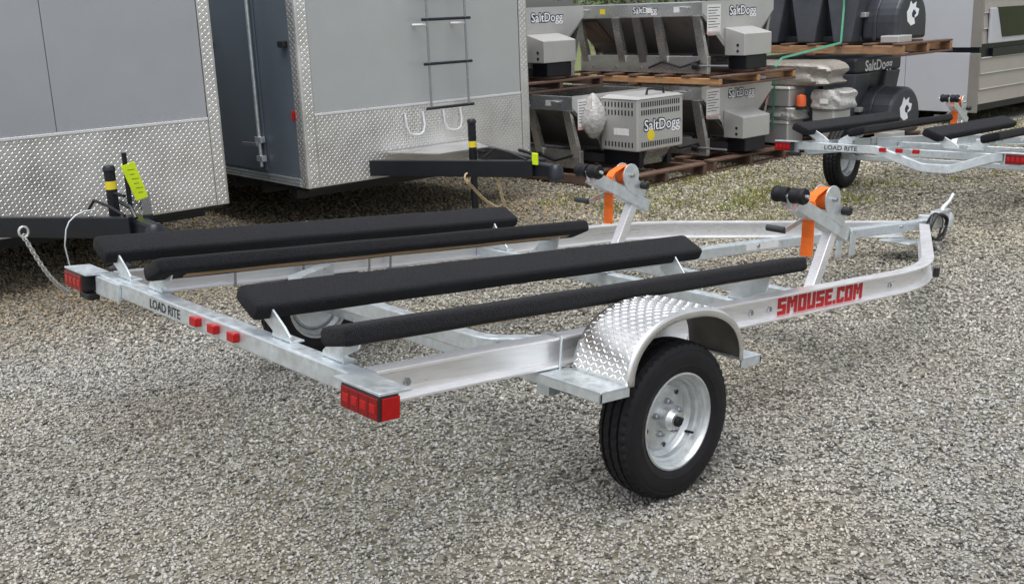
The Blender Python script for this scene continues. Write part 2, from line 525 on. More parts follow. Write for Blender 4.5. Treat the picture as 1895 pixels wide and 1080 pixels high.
def gravel():
    rng = np.random.default_rng(3)
    fx, fy = F_.x, F_.y
    fl = math.hypot(fx, fy)
    fx, fy = fx / fl, fy / fl
    rx, ry = fy, -fx
    P, SZ = [], []
    for d0, d1, dens, smin, smax in ((1.3, 3.4, 7200, 0.0038, 0.0100), (3.4, 5.2, 5000, 0.0045, 0.0110), (5.2, 8.0, 2300, 0.006, 0.0145),
                                     (8.0, 13.5, 900, 0.008, 0.018)):
        w = d1 * 0.74 + 0.3
        n = int((d1 - d0) * 2 * w * dens)
        d = rng.uniform(d0, d1, n)
        s = rng.uniform(-w, w, n)
        k = np.abs(s) < d * 0.74 + 0.3
        d, s = d[k], s[k]
        P.append(np.stack([CAM.x + fx * d + rx * s, CAM.y + fy * d + ry * s], 1))
        z = rng.beta(1.6, 3.2, len(d)) * (smax - smin) + smin
        big = rng.random(len(d)) < 0.012
        z[big] *= 1.5
        SZ.append(z)
    P = np.concatenate(P)
    sz = np.concatenate(SZ)
    n = len(P)
    base = np.array([(1, 0, 0), (0, 1, 0), (-1, 0, 0), (0, -1, 0), (0, 0, 1), (0, 0, -1)], float)
    tri = np.array([(0, 1, 4), (1, 2, 4), (2, 3, 4), (3, 0, 4), (1, 0, 5), (2, 1, 5), (3, 2, 5), (0, 3, 5)])
    v = np.repeat(base[None], n, 0)
    v += rng.normal(0, 0.28, v.shape)
    v *= np.stack([rng.uniform(0.8, 1.5, n), rng.uniform(0.7, 1.15, n), rng.uniform(0.5, 0.95, n)], 1)[:, None, :]
    # random tilt then yaw
    a, b_, c_ = rng.normal(0, 0.5, n), rng.normal(0, 0.5, n), rng.uniform(0, 2 * np.pi, n)
    x, y, z = v[..., 0], v[..., 1], v[..., 2]
    y, z = y * np.cos(a)[:, None] - z * np.sin(a)[:, None], y * np.sin(a)[:, None] + z * np.cos(a)[:, None]
    x, z = x * np.cos(b_)[:, None] + z * np.sin(b_)[:, None], -x * np.sin(b_)[:, None] + z * np.cos(b_)[:, None]
    x, y = x * np.cos(c_)[:, None] - y * np.sin(c_)[:, None], x * np.sin(c_)[:, None] + y * np.cos(c_)[:, None]
    v = np.stack([x, y, z], -1) * sz[:, None, None]
    v[..., 0] += P[:, 0, None]
    v[..., 1] += P[:, 1, None]
    v[..., 2] += (sz * rng.uniform(0.05, 0.75, n))[:, None]
    pal = np.array([(0.34, 0.335, 0.305), (0.46, 0.45, 0.42), (0.25, 0.245, 0.225), (0.30, 0.27, 0.21), (0.13, 0.125, 0.12), (0.58, 0.565, 0.53),
                    (0.25, 0.19, 0.155), (0.37, 0.36, 0.33), (0.085, 0.08, 0.075)])
    idx = rng.choice(len(pal), n, p=[.27, .20, .14, .08, .09, .05, .015, .115, .04])
    ccol = pal[idx]
    lum = ccol.mean(1, keepdims=True)
    keep = (lum > 0.16).astype(float)
    ccol = ccol * (1 - 0.42 * keep) + np.array([0.355, 0.345, 0.32]) * 0.42 * keep
    ccol = ccol * rng.uniform(0.86, 1.14, n)[:, None] * np.array([1.02, 1.055, 1.11])
    # packed dusty patches, loose darker drifts, warm fines
    X, Y = P[:, 0], P[:, 1]

    def field(f, a):
        return (np.sin(f * X + a + 1.3 * np.sin(0.7 * f * Y + a)) + np.sin(1.27 * f * Y - 0.6 * f * X + 2.1 * a + np.sin(0.9 * f * X)) + 0.6 * np.sin(2.3 * f * X + 1.9 * f * Y + a)) / 2.6
    f1, f2, f3 = field(1.9, 0.4), field(3.7, 2.2), field(2.6, 5.0)
    ccol = ccol * (1 + 0.13 * f1 + 0.08 * f2)[:, None]
    drift = (rng.random(n) < np.clip(0.16 * (f2 + f1 - 0.45), 0, 0.2))
    ccol[drift] *= 0.35
    warm = np.clip(f3 * 0.7 - 0.2, 0, 0.4)[:, None]
    ccol = ccol * (1 - warm) + ccol * np.array([1.10, 0.98, 0.82]) * warm
    # broad tan / mossy drift
    t = 0.5 + 0.5 * np.sin(P[:, 0] * 1.3 + 1.7 * np.sin(P[:, 1] * 0.9)) * np.sin(P[:, 1] * 1.1 + 0.6)
    back = np.clip((P[:, 1] - 0.5 - P[:, 0] * 0.8) / 5.0, 0, 1)
    t = np.clip(t * 0.3 + back * 0.6, 0, 0.8)[:, None]
    ccol = ccol * (1 - t) + ccol * np.array([1.12, 1.0, 0.74]) * t
    soil_shade = np.clip((-P[:, 0] - 1.9) / 0.9, 0, 1) * np.clip((4.6 - P[:, 1]) / 1.2, 0, 1)  # brown ground tint, with shade by the cargo trailers painted into the stones
    ccol = ccol * (1 - soil_shade[:, None]) + ccol * np.array([0.84, 0.73, 0.58]) * soil_shade[:, None]
    me = bpy.data.meshes.new('gravel')
    me.vertices.add(n * 6)
    me.vertices.foreach_set('co', v.reshape(-1))
    f = (tri[None] + (np.arange(n) * 6)[:, None, None]).reshape(-1)
    me.loops.add(len(f))
    me.loops.foreach_set('vertex_index', f.astype(np.int32))
    me.polygons.add(n * 8)
    me.polygons.foreach_set('loop_start', (np.arange(n * 8) * 3).astype(np.int32))
    me.polygons.foreach_set('loop_total', np.full(n * 8, 3, np.int32))
    me.update()
    at = me.attributes.new('tone', 'FLOAT_COLOR', 'POINT')
    cc = np.ones((n, 6, 4), np.float32)
    cc[..., :3] = ccol[:, None, :]
    at.data.foreach_set('color', cc.reshape(-1))
    me.materials.append(MAT['stone'])
    o = bpy.data.objects.new('gravel', me)
    col.objects.link(o)
    tag(o, 'crushed grey and tan gravel covering the sales lot', 'gravel', kind='stuff')
    print('stones', n)


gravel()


def blades(name, centers, label, hmin, hmax, per, spread, lean=0.5, tone=(0.8, 1.3)):
    rng = np.random.default_rng(len(centers))
    V, Fc, T = [], [], []
    for (cx, cy) in centers:
        for _ in range(per):
            x, y = cx + rng.normal(0, spread), cy + rng.normal(0, spread)
            h = rng.uniform(hmin, hmax)
            a = rng.uniform(0, 6.28)
            w = 0.006
            lx, ly = rng.normal(0, lean) * h, rng.normal(0, lean) * h
            k = len(V)
            V += [(x - w * math.cos(a), y - w * math.sin(a), 0), (x + w * math.cos(a), y + w * math.sin(a), 0), (x + lx, y + ly, h)]
            Fc.append((k, k + 1, k + 2))
            t = rng.uniform(*tone)
            q = rng.uniform(0.85, 1.4)
            T += [(t * q, t, t * 0.9, 1)] * 3
    me = bpy.data.meshes.new(name)
    me.from_pydata(V, [], Fc)
    at = me.attributes.new('tone', 'FLOAT_COLOR', 'POINT')
    at.data.foreach_set('color', [c for t in T for c in t])
    me.materials.append(MAT['grass'])
    o = bpy.data.objects.new(name, me)
    col.objects.link(o)
    tag(o, label, 'grass', kind='stuff')


rg = random.Random(5)
cs = []
for _ in range(600):
    x = rg.uniform(-4.5, 3.0)
    y = rg.uniform(5.0, 13.5)
    if rg.random() < (y - 4.2) / 6.0: cs.append((x, y))
for _ in range(150):
    cs.append((rg.uniform(-3.4, -1.2), rg.uniform(3.4, 6.0)))
blades('grass_tufts', cs, 'thin yellow green grass growing through the gravel by the pallets', 0.015, 0.055, 26, 0.09)

# ---------------------------------------------------------------- jet ski trailers
DELTA = 0.09262284


def tyre_wheel(root, side, cx_out, yw, r):
    """wheel with outer face at x=side*cx_out"""
    w = 0.136
    s = side
    c = (s * (cx_out - w / 2), yw, r)
    hw = w / 2
    hub = empty_part = None
    # tyre profile across: from inner bead to outer bead (t along x, outward positive)
    pr = [(0.160, -hw * 0.80), (0.175, -hw * 0.93), (0.200, -hw * 1.0), (0.225, -hw * 0.98), (0.246, -hw * 0.90), (0.2575, -hw * 0.80)]
    tread = [(-0.80, 0.2575), (-0.62, 0.2620), (-0.54, 0.2632), (-0.52, 0.2560), (-0.42, 0.2560), (-0.40, 0.2642), (-0.10, 0.2650), (-0.08, 0.2575), (0.04, 0.2575), (0.06, 0.2650),
             (0.38, 0.2642), (0.40, 0.2560), (0.50, 0.2560), (0.52, 0.2632), (0.62, 0.2620), (0.80, 0.2575)]
    pr = pr[:-1] + [(rr, t * hw) for t, rr in tread]
    k0, k1 = len(pr) - len(tread), len(pr) - 1
    pr += [(0.246, hw * 0.90), (0.2405, hw * 0.945), (0.2385, hw * 0.93), (0.228, hw * 0.985), (0.215, hw * 1.0), (0.2, hw * 1.0), (0.190, hw * 0.985), (0.1885, hw * 1.0), (0.186, hw * 0.98), (0.175, hw * 0.93), (0.166, hw * 0.86), (0.160, hw * 0.74)]
    pr = [(a * r / 0.265, b * s) for a, b in pr]

    def mod(i, k, rad):
        if k in (k0, k0 + 1, k1, k1 - 1) and i % 3 == 0: return rad - 0.006
        if k in (k0 + 5, k0 + 6, k0 + 9, k0 + 10) and i % 4 == 0: return rad - 0.0035
        return rad
    wheel = MB().lathe(pr, c, 0, 156, mod=mod).build('wheel', 'rubber', root, True, auto=28)
    # rim: outer face, stepped
    q = 0.160
    rp = [(q + .003, hw * 0.80), (q + .004, hw * 0.88), (q - .002, hw * 0.90), (q - .006, hw * 0.84), (q - .010, hw * 0.62), (q - .017, hw * 0.56), (q - .020, hw * 0.36),
          (q - .027, hw * 0.30), (q - .030, hw * 0.05), (q - .036, -hw * 0.05), (q - .038, -hw * 0.16), (0.112, -hw * 0.20), (0.108, -hw * 0.10), (0.090, -hw * 0.02), (0.07, hw * 0.04), (0.045, hw * 0.06), (0.001, hw * 0.06)]
    rp = [(a, b * s) for a, b in rp]
    rim = MB().lathe(rp, c, 0, 64).build('rim', 'zinc', wheel, True, auto=30)
    back = [(q + .003, -hw * 0.80), (q - .01, -hw * 0.78), (q - .014, -hw * 0.5), (q - .03, -hw * 0.3), (q - .034, -hw * 0.02), (0.112, -hw * 0.22), (0.09, -hw * 0.06), (0.001, hw * 0.0)]
    MB().lathe([(a, b * s) for a, b in back], c, 0, 48).build('rim_back', 'zinc', wheel, True, auto=30)
    cx = c[0]
    MB().lathe([(0.036, 0), (0.036, s * 0.030), (0.032, s * 0.034), (0.030, s * 0.046), (0.027, s * 0.050), (0.001, s * 0.050)], (cx + s * 0.002, yw, r), 0, 24).build('hub', 'zinc', wheel, True)
    MB().lathe([(0.017, 0), (0.017, s * 0.010), (0.013, s * 0.014), (0.001, s * 0.014)], (cx + s * 0.0515, yw, r), 0, 20).build('dust_cap', 'rubber', wheel, True)
    for i in range(5):
        a = math.radians(20 + 72 * i)
        p = (cx + s * 0.002, yw + 0.058 * math.cos(a), r + 0.058 * math.sin(a))
        MB().lathe([(0.0105, 0), (0.0105, s * 0.014), (0.006, s * 0.018), (0.006, s * 0.026), (0.001, s * 0.027)], p, 0, 6).build('lug_nut', 'bolt_steel', wheel)
        a += math.radians(36)
        p = (cx - s * 0.0002, yw + 0.094 * math.cos(a), r + 0.094 * math.sin(a))
        MB().lathe([(0.0085, s * 0.0018), (0.001, s * 0.0018)], p, 0, 12).build('vent_hole', 'black_plastic', wheel)
    a = math.radians(-32)
    MB().tube([(cx + s * 0.004, yw + 0.128 * math.cos(a), r + 0.128 * math.sin(a)), (cx + s * 0.045, yw + 0.112 * math.cos(a), r + 0.112 * math.sin(a))], 0.0045, 8).build('valve_stem', 'rubber', wheel, True)
    return wheel


def rounded_rect(w, h, r, n=4):
    pts = []
    for cx_, cy_, a0 in ((w / 2 - r, h / 2 - r, 0), (-w / 2 + r, h / 2 - r, 90), (-w / 2 + r, -h / 2 + r, 180), (w / 2 - r, -h / 2 + r, 270)):
        for i in range(n + 1):
            a = math.radians(a0 + 90 * i / n)
            pts.append((cx_ + r * math.cos(a), cy_ + r * math.sin(a)))
    return pts


def fillet(p0, p1, p2, rad, n=10):
    p0, p1, p2 = Vector(p0), Vector(p1), Vector(p2)
    a, b = (p0 - p1).normalized(), (p2 - p1).normalized()
    ang = a.angle(b)
    t = rad / math.tan(ang / 2)
    A, B = p1 + a * t, p1 + b * t
    out = []
    for i in range(n + 1):
        u = i / n
        out.append(A * (1 - u) ** 2 + p1 * 2 * u * (1 - u) + B * u * u)
    return out


def jet_ski_trailer(loc, rotz, label, P):
    root = empty('jet_ski_trailer', (0, 0, 0), (0, 0, 0), label, 'boat trailer')
    root.matrix_world = Matrix.Translation(loc) @ Matrix.Rotation(rotz, 4, 'Z') @ Matrix.Rotation(-DELTA, 4, 'X') @ Matrix.Translation((0, -P['yw'], P['lift']))
    H, xr, W, yw = P['H'], P['xr'], P['W'], P['yw']
    r = 0.265
    fl = 0.060
    hb = 0.099
    rail_m = P['rail_mat']
    # ---- side rails (I beams), bent towards the tongue
    Iprof = [(-fl / 2, -hb / 2), (fl / 2, -hb / 2), (fl / 2, -hb / 2 + .009), (.004, -hb / 2 + .013), (.004, hb / 2 - .013), (fl / 2, hb / 2 - .009), (fl / 2, hb / 2),
             (-fl / 2, hb / 2), (-fl / 2, hb / 2 - .009), (-.004, hb / 2 - .013), (-.004, -hb / 2 + .013), (-fl / 2, -hb / 2 + .009)]
    rails = {}
    yb, yc = P['yb'], P['yc']
    for s in (1, -1):
        xc = s * (xr - fl / 2)
        zc = H - hb / 2 + 0.002
        path = [(xc, 0.127, zc)] + [tuple(p) for p in fillet((xc, 0.1, zc), (xc, yb, zc), (s * 0.068, yc, zc), P['bend'], 14)] + [(s * 0.068, yc, zc)]
        rails[s] = MB().sweep(path, Iprof).build('side_rail', rail_m, root, False, 0.0015, 1)
        xo = xr - fl / 2 + 0.004
        for yy in (0.245, 1.87, 1.99, 2.9):
            MB().lathe([(0.001, s * 0.009), (0.011, s * 0.009), (0.0125, s * 0.006), (0.0125, 0)], (s * xo, yy, H - 0.051), 0, 6).build('bolt', 'bolt_steel', rails[s])
    if P['lettering']:
        L_ = 'SMOUSE.COM'
        tot = sum(BLOCK_W[c] for c in L_) + 0.7 * (len(L_) - 1)
        y0, y1 = 2.05, 2.675
        k = (y1 - y0) / tot
        zb_, zk = H - 0.0865, 0.0715 / 7
        mb = MB()
        X0 = xr - fl / 2 + 0.0045
        x = 0
        for c in L_:
            for (a, b, c0, c1) in BLOCK[c]:
                e = 0.06
                mb.box(X0, X0 + 0.0012, y0 + (x + a) * k, y0 + (x + b) * k, zb_ + c0 * zk, zb_ + c1 * zk)
            x += BLOCK_W[c] + 0.7
        mb.build('lettering', 'decal_red', rails[1], label='red SMOUSE.COM lettering')
    # ---- rear crossmember
    if not P['vrear']:
        cm = MB().box(-xr + 0.004, xr - 0.004, 0.06, 0.125, H - 0.062, H + 0.001).build('rear_crossmember', 'galvanized', root, False, 0.006, 2)
        yface = 0.0594
    else:
        zc = H - 0.03
        key = [(-xr, 0), (-0.14, 0), (0.20, -0.105), (0.40, -0.105), (0.70, 0), (xr, 0)]
        key = [(a, 0.092, zc + b) for a, b in key]
        pts = [key[0]]
        for k in range(1, 5):
            pts += [tuple(p) for p in fillet(key[k - 1], key[k], key[k + 1], 0.20, 5)]
        pts.append(key[-1])
        cm = MB().sweep(pts, [(-.032, -.031), (.032, -.031), (.032, .031), (-.032, .031)]).build('rear_crossmember', 'galvanized', root, False, 0.005, 2)
        yface = 0.0594
    for xx in P['markers']:
        MB().prism(rounded_rect(0.048, 0.030, 0.005), 1, yface - 0.022, yface).build('marker_light', 'lens_red_side', cm, False, 0.003, 2)
        o = cm.children[-1]
        o.location = (xx, 0, H - 0.026)
    text_part('lettering', 'LOAD RITE', (P['text_x'], yface - 0.0002, H - 0.033), (1, 0, 0), (0, 0, 1), 0.047, 'decal_black', cm, 0.012, P['text_sx'])
    # ---- tail lights
    for s in (1, -1):
        y0 = 0.0
        a, b = sorted((s * (W - P['lw']), s * W))
        tl = MB().box(a, b, 0.0035, 0.066, H - 0.072, H - 0.004).build('tail_light', 'black_plastic', root, False, 0.004, 2)
        MB().box(a + 0.004, b - 0.004, y0, 0.0105, H - 0.0695, H - 0.0105).build('lens', 'lens_red', tl, False, 0.002, 2)
        for i in range(4):
            xa_ = a + 0.006 + (b - a - 0.012) * (i + 0.18) / 4
            xb_ = a + 0.006 + (b - a - 0.012) * (i + 0.82) / 4
            MB().box(xa_, xb_, y0 - 0.0012, y0 + 0.001, H - 0.052, H - 0.028).build('reflector', 'lens_red_side', tl, False, 0.001, 1)
        if s == 1 or P['both_side_lens']:
            MB().box(s * W - (0.003 if s > 0 else -0.0005), s * W + (0.0005 if s > 0 else 0.003) + 0.003 * (s > 0), 0.0125, 0.068, H - 0.0695, H - 0.010).build('side_lens', 'lens_red_side', tl, False, 0.001, 1)
        # lens dividers
        for i in range(1, 4):
            MB().box(a + P['lw'] * i / 4 - 0.0015, a + P['lw'] * i / 4 + 0.0015, y0 - 0.0006, y0 + 0.002, H - 0.065, H - 0.012).build('lens_rib', 'lens_rib', tl)
        # bracket with top plate
        a2, b2 = sorted((s * (xr - 0.03), s * (W + 0.001)))
        MB().box(a2, b2, 0.004, 0.105, H - 0.0035, H + 0.0045).build('light_bracket', 'galvanized', root, False, 0.001, 1)
        a3, b3 = sorted((s * (xr + 0.001), s * (W - 0.05)))
        MB().box(a3, b3, 0.068, 0.104, H - 0.080, H - 0.0045).build('light_bracket', 'galvanized', root, False, 0.003, 2)
    MB().box(-W + 0.10, -W + 0.19, 0.02, 0.07, H - 0.105, H - 0.079).build('plate_lamp', 'black_plastic', root, False, 0.006, 2)
    if not P['vrear']:
        MB().box(-0.875, -0.665, 0.044, 0.0595, H - 0.076, H - 0.006).build('plate_bracket', 'galvanized', cm, False, 0.003, 2)
    # ---- crossmembers
    z1 = H - 0.072
    for ym, bent in ((0.76, True), (2.0, False), (2.72, False)):
        hw_, hh_ = 0.028, 0.03
        z1 = H - 0.072 if ym < 2.5 else H - 0.145
        if bent:
            k = xr - 0.06
            path = [(-k, 1.08, z1)] + [tuple(p) for p in fillet((-k, 1.08, z1), (-k * .74, ym, z1), (0, ym, z1), 0.12, 6)] + \
                   [tuple(p) for p in fillet((0, ym, z1), (k * .74, ym, z1), (k, 1.08, z1), 0.12, 6)] + [(k, 1.08, z1)]
        else:
            e_ = 0.036 if ym < 2.5 else 0.20
            path = [(-xr + e_, ym, z1), (xr - e_, ym, z1)]
        MB().sweep(path, [(-hw_, -hh_), (hw_, -hh_), (hw_, hh_), (-hw_, hh_)]).build('crossmember', 'galvanized', root, False, 0.005, 2)
    # ---- tongue
    zt = H + 0.014
    tg = MB().box(-0.032, 0.032, 1.93, yc + 0.16, H - 0.068 + 0.028, zt).build('tongue', 'galvanized', root, False, 0.005, 2)
    for yy in (P['ub'], P['ub'] + 0.14):
        u = MB()
        u.tube([(0.040, yy, H - 0.145), (0.040, yy, zt + 0.008), (-0.040, yy, zt + 0.008), (-0.040, yy, H - 0.145)], 0.007, 8)
        u.box(-0.055, 0.055, yy - 0.02, yy + 0.02, H - 0.056, H - 0.046)
        u.build('u_bolt', 'zinc', tg, True)
        MB().box(0.047, 0.056, yy - 0.028, yy + 0.028, H - 0.13, zt + 0.004).build('clamp_plate', 'galvanized', tg, False, 0.002, 1)
    for yy in (2.45, 3.1, 4.55):
        MB().lathe([(0.001, 0.008), (0.010, 0.008), (0.011, 0)], (0.032, yy, H - 0.005), 0, 6).build('bolt', 'bolt_steel', tg)
    MB().box(0.0322, 0.0330, 3.0, 3.28, H - 0.026, H + 0.006).build('sticker', 'paper', tg)
    # plate joining rails and tongue
    MB().box(-0.10, 0.10, yc - 0.22, yc - 0.02, H - 0.112, H - 0.100).build('gusset_plate', 'galvanized', root, False, 0.002, 1)
    # ---- coupler
    cy0 = yc + 0.13
    cp = MB().hexa([(-0.046, cy0, H - 0.052), (0.046, cy0, H - 0.052), (0.036, cy0 + 0.28, H - 0.04), (-0.036, cy0 + 0.28, H - 0.04)],
                   [(-0.046, cy0, H + 0.040), (0.046, cy0, H + 0.040), (0.032, cy0 + 0.28, H + 0.036), (-0.032, cy0 + 0.28, H + 0.036)]).build('coupler', 'zinc', root, False, 0.008, 3)
    MB().lathe([(0.001, 0.055), (0.028, 0.05), (0.044, 0.03), (0.050, -0.005), (0.050, -0.045), (0.040, -0.05)], (0, cy0 + 0.28, H - 0.005), 2, 24).build('ball_socket', 'zinc', cp, True)
    MB().tube([(0.0, cy0 + 0.20, H + 0.03), (0.0, cy0 + 0.23, H + 0.075), (0.0, cy0 + 0.30, H + 0.11), (0.0, cy0 + 0.345, H + 0.155)], [0.015, 0.015, 0.012, 0.010], 8).build('latch_lever', 'zinc', cp, True)
    MB().bar((0, cy0 + 0.12, H + 0.036), (0, cy0 + 0.27, H + 0.052), 0.06, 0.040).build('latch_cover', 'zinc', cp, False, 0.006, 2)
    # coiled black wiring and safety chain
    cpts = []
    for i in range(70):
        a = i / 69 * 2 * math.pi * 3.6
        cpts.append((0.055 + 0.02 * math.sin(a * .7), cy0 + 0.06 + 0.105 * math.cos(a) + 0.01 * math.sin(3 * a), H - 0.028 + (0.078 + 0.010 * (i % 20) / 20) * math.sin(a)))
    MB().tube(cpts, 0.0075, 6).build('wiring_coil', 'black_plastic', root, True)
    ch = MB()
    for i in range(13):
        t = i / 12
        p = Vector((0.05 + 0.02 * math.sin(6 * t), cy0 + 0.02 + 0.17 * t, H - 0.04 - 0.13 * math.sin(math.pi * (0.10 + 0.80 * t))))
        ax = (1, 0, 0) if i % 2 else (0, 0.6, 0.8)
        a_, b_ = Vector((0, 1, 0)), Vector(ax).cross(Vector((0, 1, 0))).normalized()
        ch.tube([p + a_ * 0.014 * math.cos(2 * math.pi * j / 8) + b_ * 0.009 * math.sin(2 * math.pi * j / 8) for j in range(9)], 0.0042, 5, False)
    ch.build('safety_chain', 'zinc', root, True)
    MB().tube([(0, cy0 + 0.02, H - 0.045), (0, cy0 + 0.02, P['rest'])], 0.018, 10).build('rest_pin', 'zinc', cp, True)
    # side marker on the bend
    for s in (1, -1):
        MB().box(s * (xr - 0.075) - 0.012, s * (xr - 0.075) + 0.012, yb + 0.16, yb + 0.185, H - 0.075, H - 0.030).build('side_marker', 'black_plastic', rails[s], False, 0.003, 2)
    # ---- bunks
    for (bx, sgn, y0b, y1b, tilt) in P['bunks']:
        # sgn +1: face tilts toward +x
        w_, t_ = 0.130, 0.056
        ang = math.radians(tilt) * sgn
        prof = rounded_rect(w_, t_, 0.017, 5)
        ca, sa = math.cos(-ang), math.sin(-ang)
        n = len(prof)
        stations = [(y0b, 0.90, 0.78), (y0b + 0.005, 0.97, 0.94), (y0b + 0.022, 1, 1.03), (y0b + 0.10, 1, 1.0)]
        stations += [(y0b + 0.10 + (y1b - y0b - 0.2) * i / 10, 1, 1.0 + 0.035 * math.sin(i * 2.1)) for i in range(1, 11)]
        stations += [(y1b - 0.022, 1, 1.03), (y1b - 0.005, 0.97, 0.94), (y1b, 0.90, 0.78)]
        vs, fs = [], []
        zb0 = P['zb']
        for yy, k1, k2 in stations:
            zz = zb0 + P['bunk_rise'] * (yy - y0b)
            for (a, b) in prof:
                a2, b2 = a * k1, b * k2
                vs.append((bx + a2 * ca - b2 * sa, yy, zz + a2 * sa + b2 * ca))
        m_ = len(stations)
        fs = [(i * n + j, i * n + (j + 1) % n, (i + 1) * n + (j + 1) % n, (i + 1) * n + j) for i in range(m_ - 1) for j in range(n)]
        fs += [tuple(range(n))[::-1], tuple(range((m_ - 1) * n, m_ * n))]
        bk = MB().add(vs, fs).build('bunk', 'carpet', root, True, auto=50)
        # bare wood under the board
        off = -t_ / 2 - 0.0025
        ww = 0.034
        q = [(-ww / 2, off - .002), (ww / 2, off - .002), (ww / 2, off + .003), (-ww / 2, off + .003)]
        vs = []
        for yy in (y0b + 0.12, y1b - 0.10):
            zz = zb0 + P['bunk_rise'] * (yy - y0b)
            vs += [(bx + a * ca - b * sa, yy, zz + a * sa + b * ca) for a, b in q]
        MB().hexa(vs[:4], vs[4:]).build('bare_board', 'bare_wood', bk)
        # brackets on rear crossmember and second crossmember
        zz0 = zb0 - 0.03
        for yy, zfoot in ((0.098, H + 0.001), (2.0, H - 0.042)):
            if yy > y1b - 0.03: continue
            zt_ = zb0 + P['bunk_rise'] * (yy - y0b) - 0.006
            # curved plate standing on the crossmember, reaching the low side of the board
            foot = bx + sgn * 0.115
            poly = [(foot - sgn * 0.055, zfoot), (foot + sgn * 0.055, zfoot), (foot + sgn * 0.052, zfoot + 0.02), (foot + sgn * 0.02, zfoot + 0.045),
                    (bx + sgn * 0.058, zt_ - 0.005), (bx + sgn * 0.035, zt_ + 0.002), (bx - sgn * 0.03, zt_ - 0.006), (bx - sgn * 0.012, zfoot + 0.058), (foot - sgn * 0.05, zfoot + 0.02)]
            bo = MB().prism(poly, 1, yy - 0.004, yy + 0.003).build('bunk_bracket', 'galvanized', bk, False, 0.001, 1)
            MB().box(min(foot - .055, foot + .055), max(foot - .055, foot + .055), yy - 0.004, yy + 0.045, zfoot, zfoot + 0.006).build('bracket_foot', 'galvanized', bk, False, 0.001, 1)
            MB().lathe([(0.001, -0.006), (0.009, -0.006), (0.009, 0)], (bx + sgn * 0.035, yy - 0.004, zt_ - 0.03), 1, 6).build('bolt', 'bolt_steel', bk)
    # ---- winch stands
    for xs in P['stands']:
        zf = H - 0.115
        dz = H - 0.552
        post = MB().bar((xs, 2.69, zf), (xs, 2.825, 0.72 + dz), 0.05, 0.05, (0, 1, 0.2)).build('winch_stand', 'aluminium', root, False, 0.004, 2)
        MB().box(xs - 0.045, xs + 0.045, 2.68, 2.76, zf, zf + 0.008).build('foot_plate', 'galvanized', post, False, 0.001, 1)
        # arm: folded channel rising to the rear
        a0, a1 = Vector((xs, 2.925, 0.695 + dz)), Vector((xs, 2.50, 0.862 + dz))
        for off in (-0.030, 0.030):
            MB().bar(a0 + Vector((off, 0, 0)), a1 + Vector((off, 0, 0)), 0.006, 0.062, (0, 0.4, 1)).build('arm_plate', 'galvanized', post, False, 0.001, 1)
        MB().bar(a0 + Vector((0, 0.012, -0.034)), a1 + Vector((0, 0, -0.034)), 0.053, 0.006, (0, 0.4, 1)).build('arm_plate', 'galvanized', post, False, 0.001, 1)
        # winch: side plates, drum with strap, gear
        wc = Vector((xs, 2.765, 0.865 + dz))
        for off in (-0.032, 0.032):
            poly = []
            for i in range(13):
                a = math.radians(-20 + 220 * i / 12)
                poly.append((wc.y + 0.062 * math.cos(a), wc.z + 0.062 * math.sin(a)))
            poly += [(wc.y - 0.025, wc.z - 0.075), (wc.y + 0.105, wc.z - 0.135), (wc.y + 0.125, wc.z - 0.08)]
            MB().prism(poly, 0, wc.x + off - 0.003, wc.x + off + 0.003).build('winch_plate', 'galvanized', post, False, 0.0008, 1)
        MB().lathe([(0.001, -0.028), (0.050, -0.028), (0.050, 0.028), (0.001, 0.028)], tuple(wc), 0, 28).build('strap_roll', 'orange_strap', post, True)
        MB().tube([(wc.x - 0.055, wc.y, wc.z), (wc.x + 0.055, wc.y, wc.z)], 0.010, 10).build('drum_shaft', 'bolt_steel', post, True)
        MB().lathe([(0.001, 0.0), (0.020, 0.0), (0.020, 0.034), (0.016, 0.038), (0.001, 0.038)], (xs + 0.036, wc.y + 0.09, wc.z - 0.055), 0, 16).build('ratchet_knob', 'black_plastic', post, True)
        # handle with grip on the far side
        hx = xs - 0.052
        MB().bar((hx, wc.y + 0.06, wc.z - 0.05), (hx - 0.002, 2.545, 0.731 + dz), 0.006, 0.022, (0, 0.5, 1)).build('crank_handle', 'zinc', post, False, 0.001, 1)
        MB().tube([(hx - 0.004, 2.545, 0.730 + dz), (hx - 0.095, 2.54, 0.733 + dz)], 0.015, 12).build('handle_grip', 'grey_grip', post, True)
        # strap over the drum and hanging down
        MB().sweep([(xs, wc.y, wc.z + 0.0515), (xs, wc.y - 0.05, wc.z + 0.045), (xs, 2.655, 0.885 + dz), (xs, 2.632, 0.86 + dz)], [(-.024, -.0015), (.024, -.0015), (.024, .0015), (-.024, .0015)]).build('strap', 'orange_strap', post)
        dn = MB()
        pth = [(xs + 0.002 * math.sin(i), 2.632 + 0.012 * (i / 6) + 0.003 * math.sin(i * 1.9), 0.86 + dz - (0.86 - P['strap_z']) * i / 6) for i in range(7)]
        for i in range(6):
            dn.bar(pth[i], (pth[i + 1][0], pth[i + 1][1], pth[i + 1][2] - 0.0005), 0.062, 0.003, (0, 1, 0))
        dn.build('strap', 'orange_strap', post)
        # bow stop: two rubber spools on a shaft
        for s in (-1, 1):
            pr = [(0.001, s * 0.008), (0.030, s * 0.008), (0.035, s * 0.013), (0.034, s * 0.03), (0.031, s * 0.044), (0.035, s * 0.058), (0.037, s * 0.068), (0.032, s * 0.078), (0.001, s * 0.079)]
            MB().lathe(pr, (xs, 2.478, 0.895 + dz), 0, 24).build('bow_roller', 'rubber', post, True)
        MB().tube([(xs - 0.095, 2.478, 0.895 + dz), (xs + 0.095, 2.478, 0.895 + dz)], 0.009, 10).build('roller_shaft', 'zinc', post, True)
        MB().bar((xs, 2.50, 0.845 + dz), (xs, 2.472, 0.90 + dz), 0.02, 0.035, (0, 1, 0)).build('roller_fork', 'galvanized', post, False, 0.002, 1)
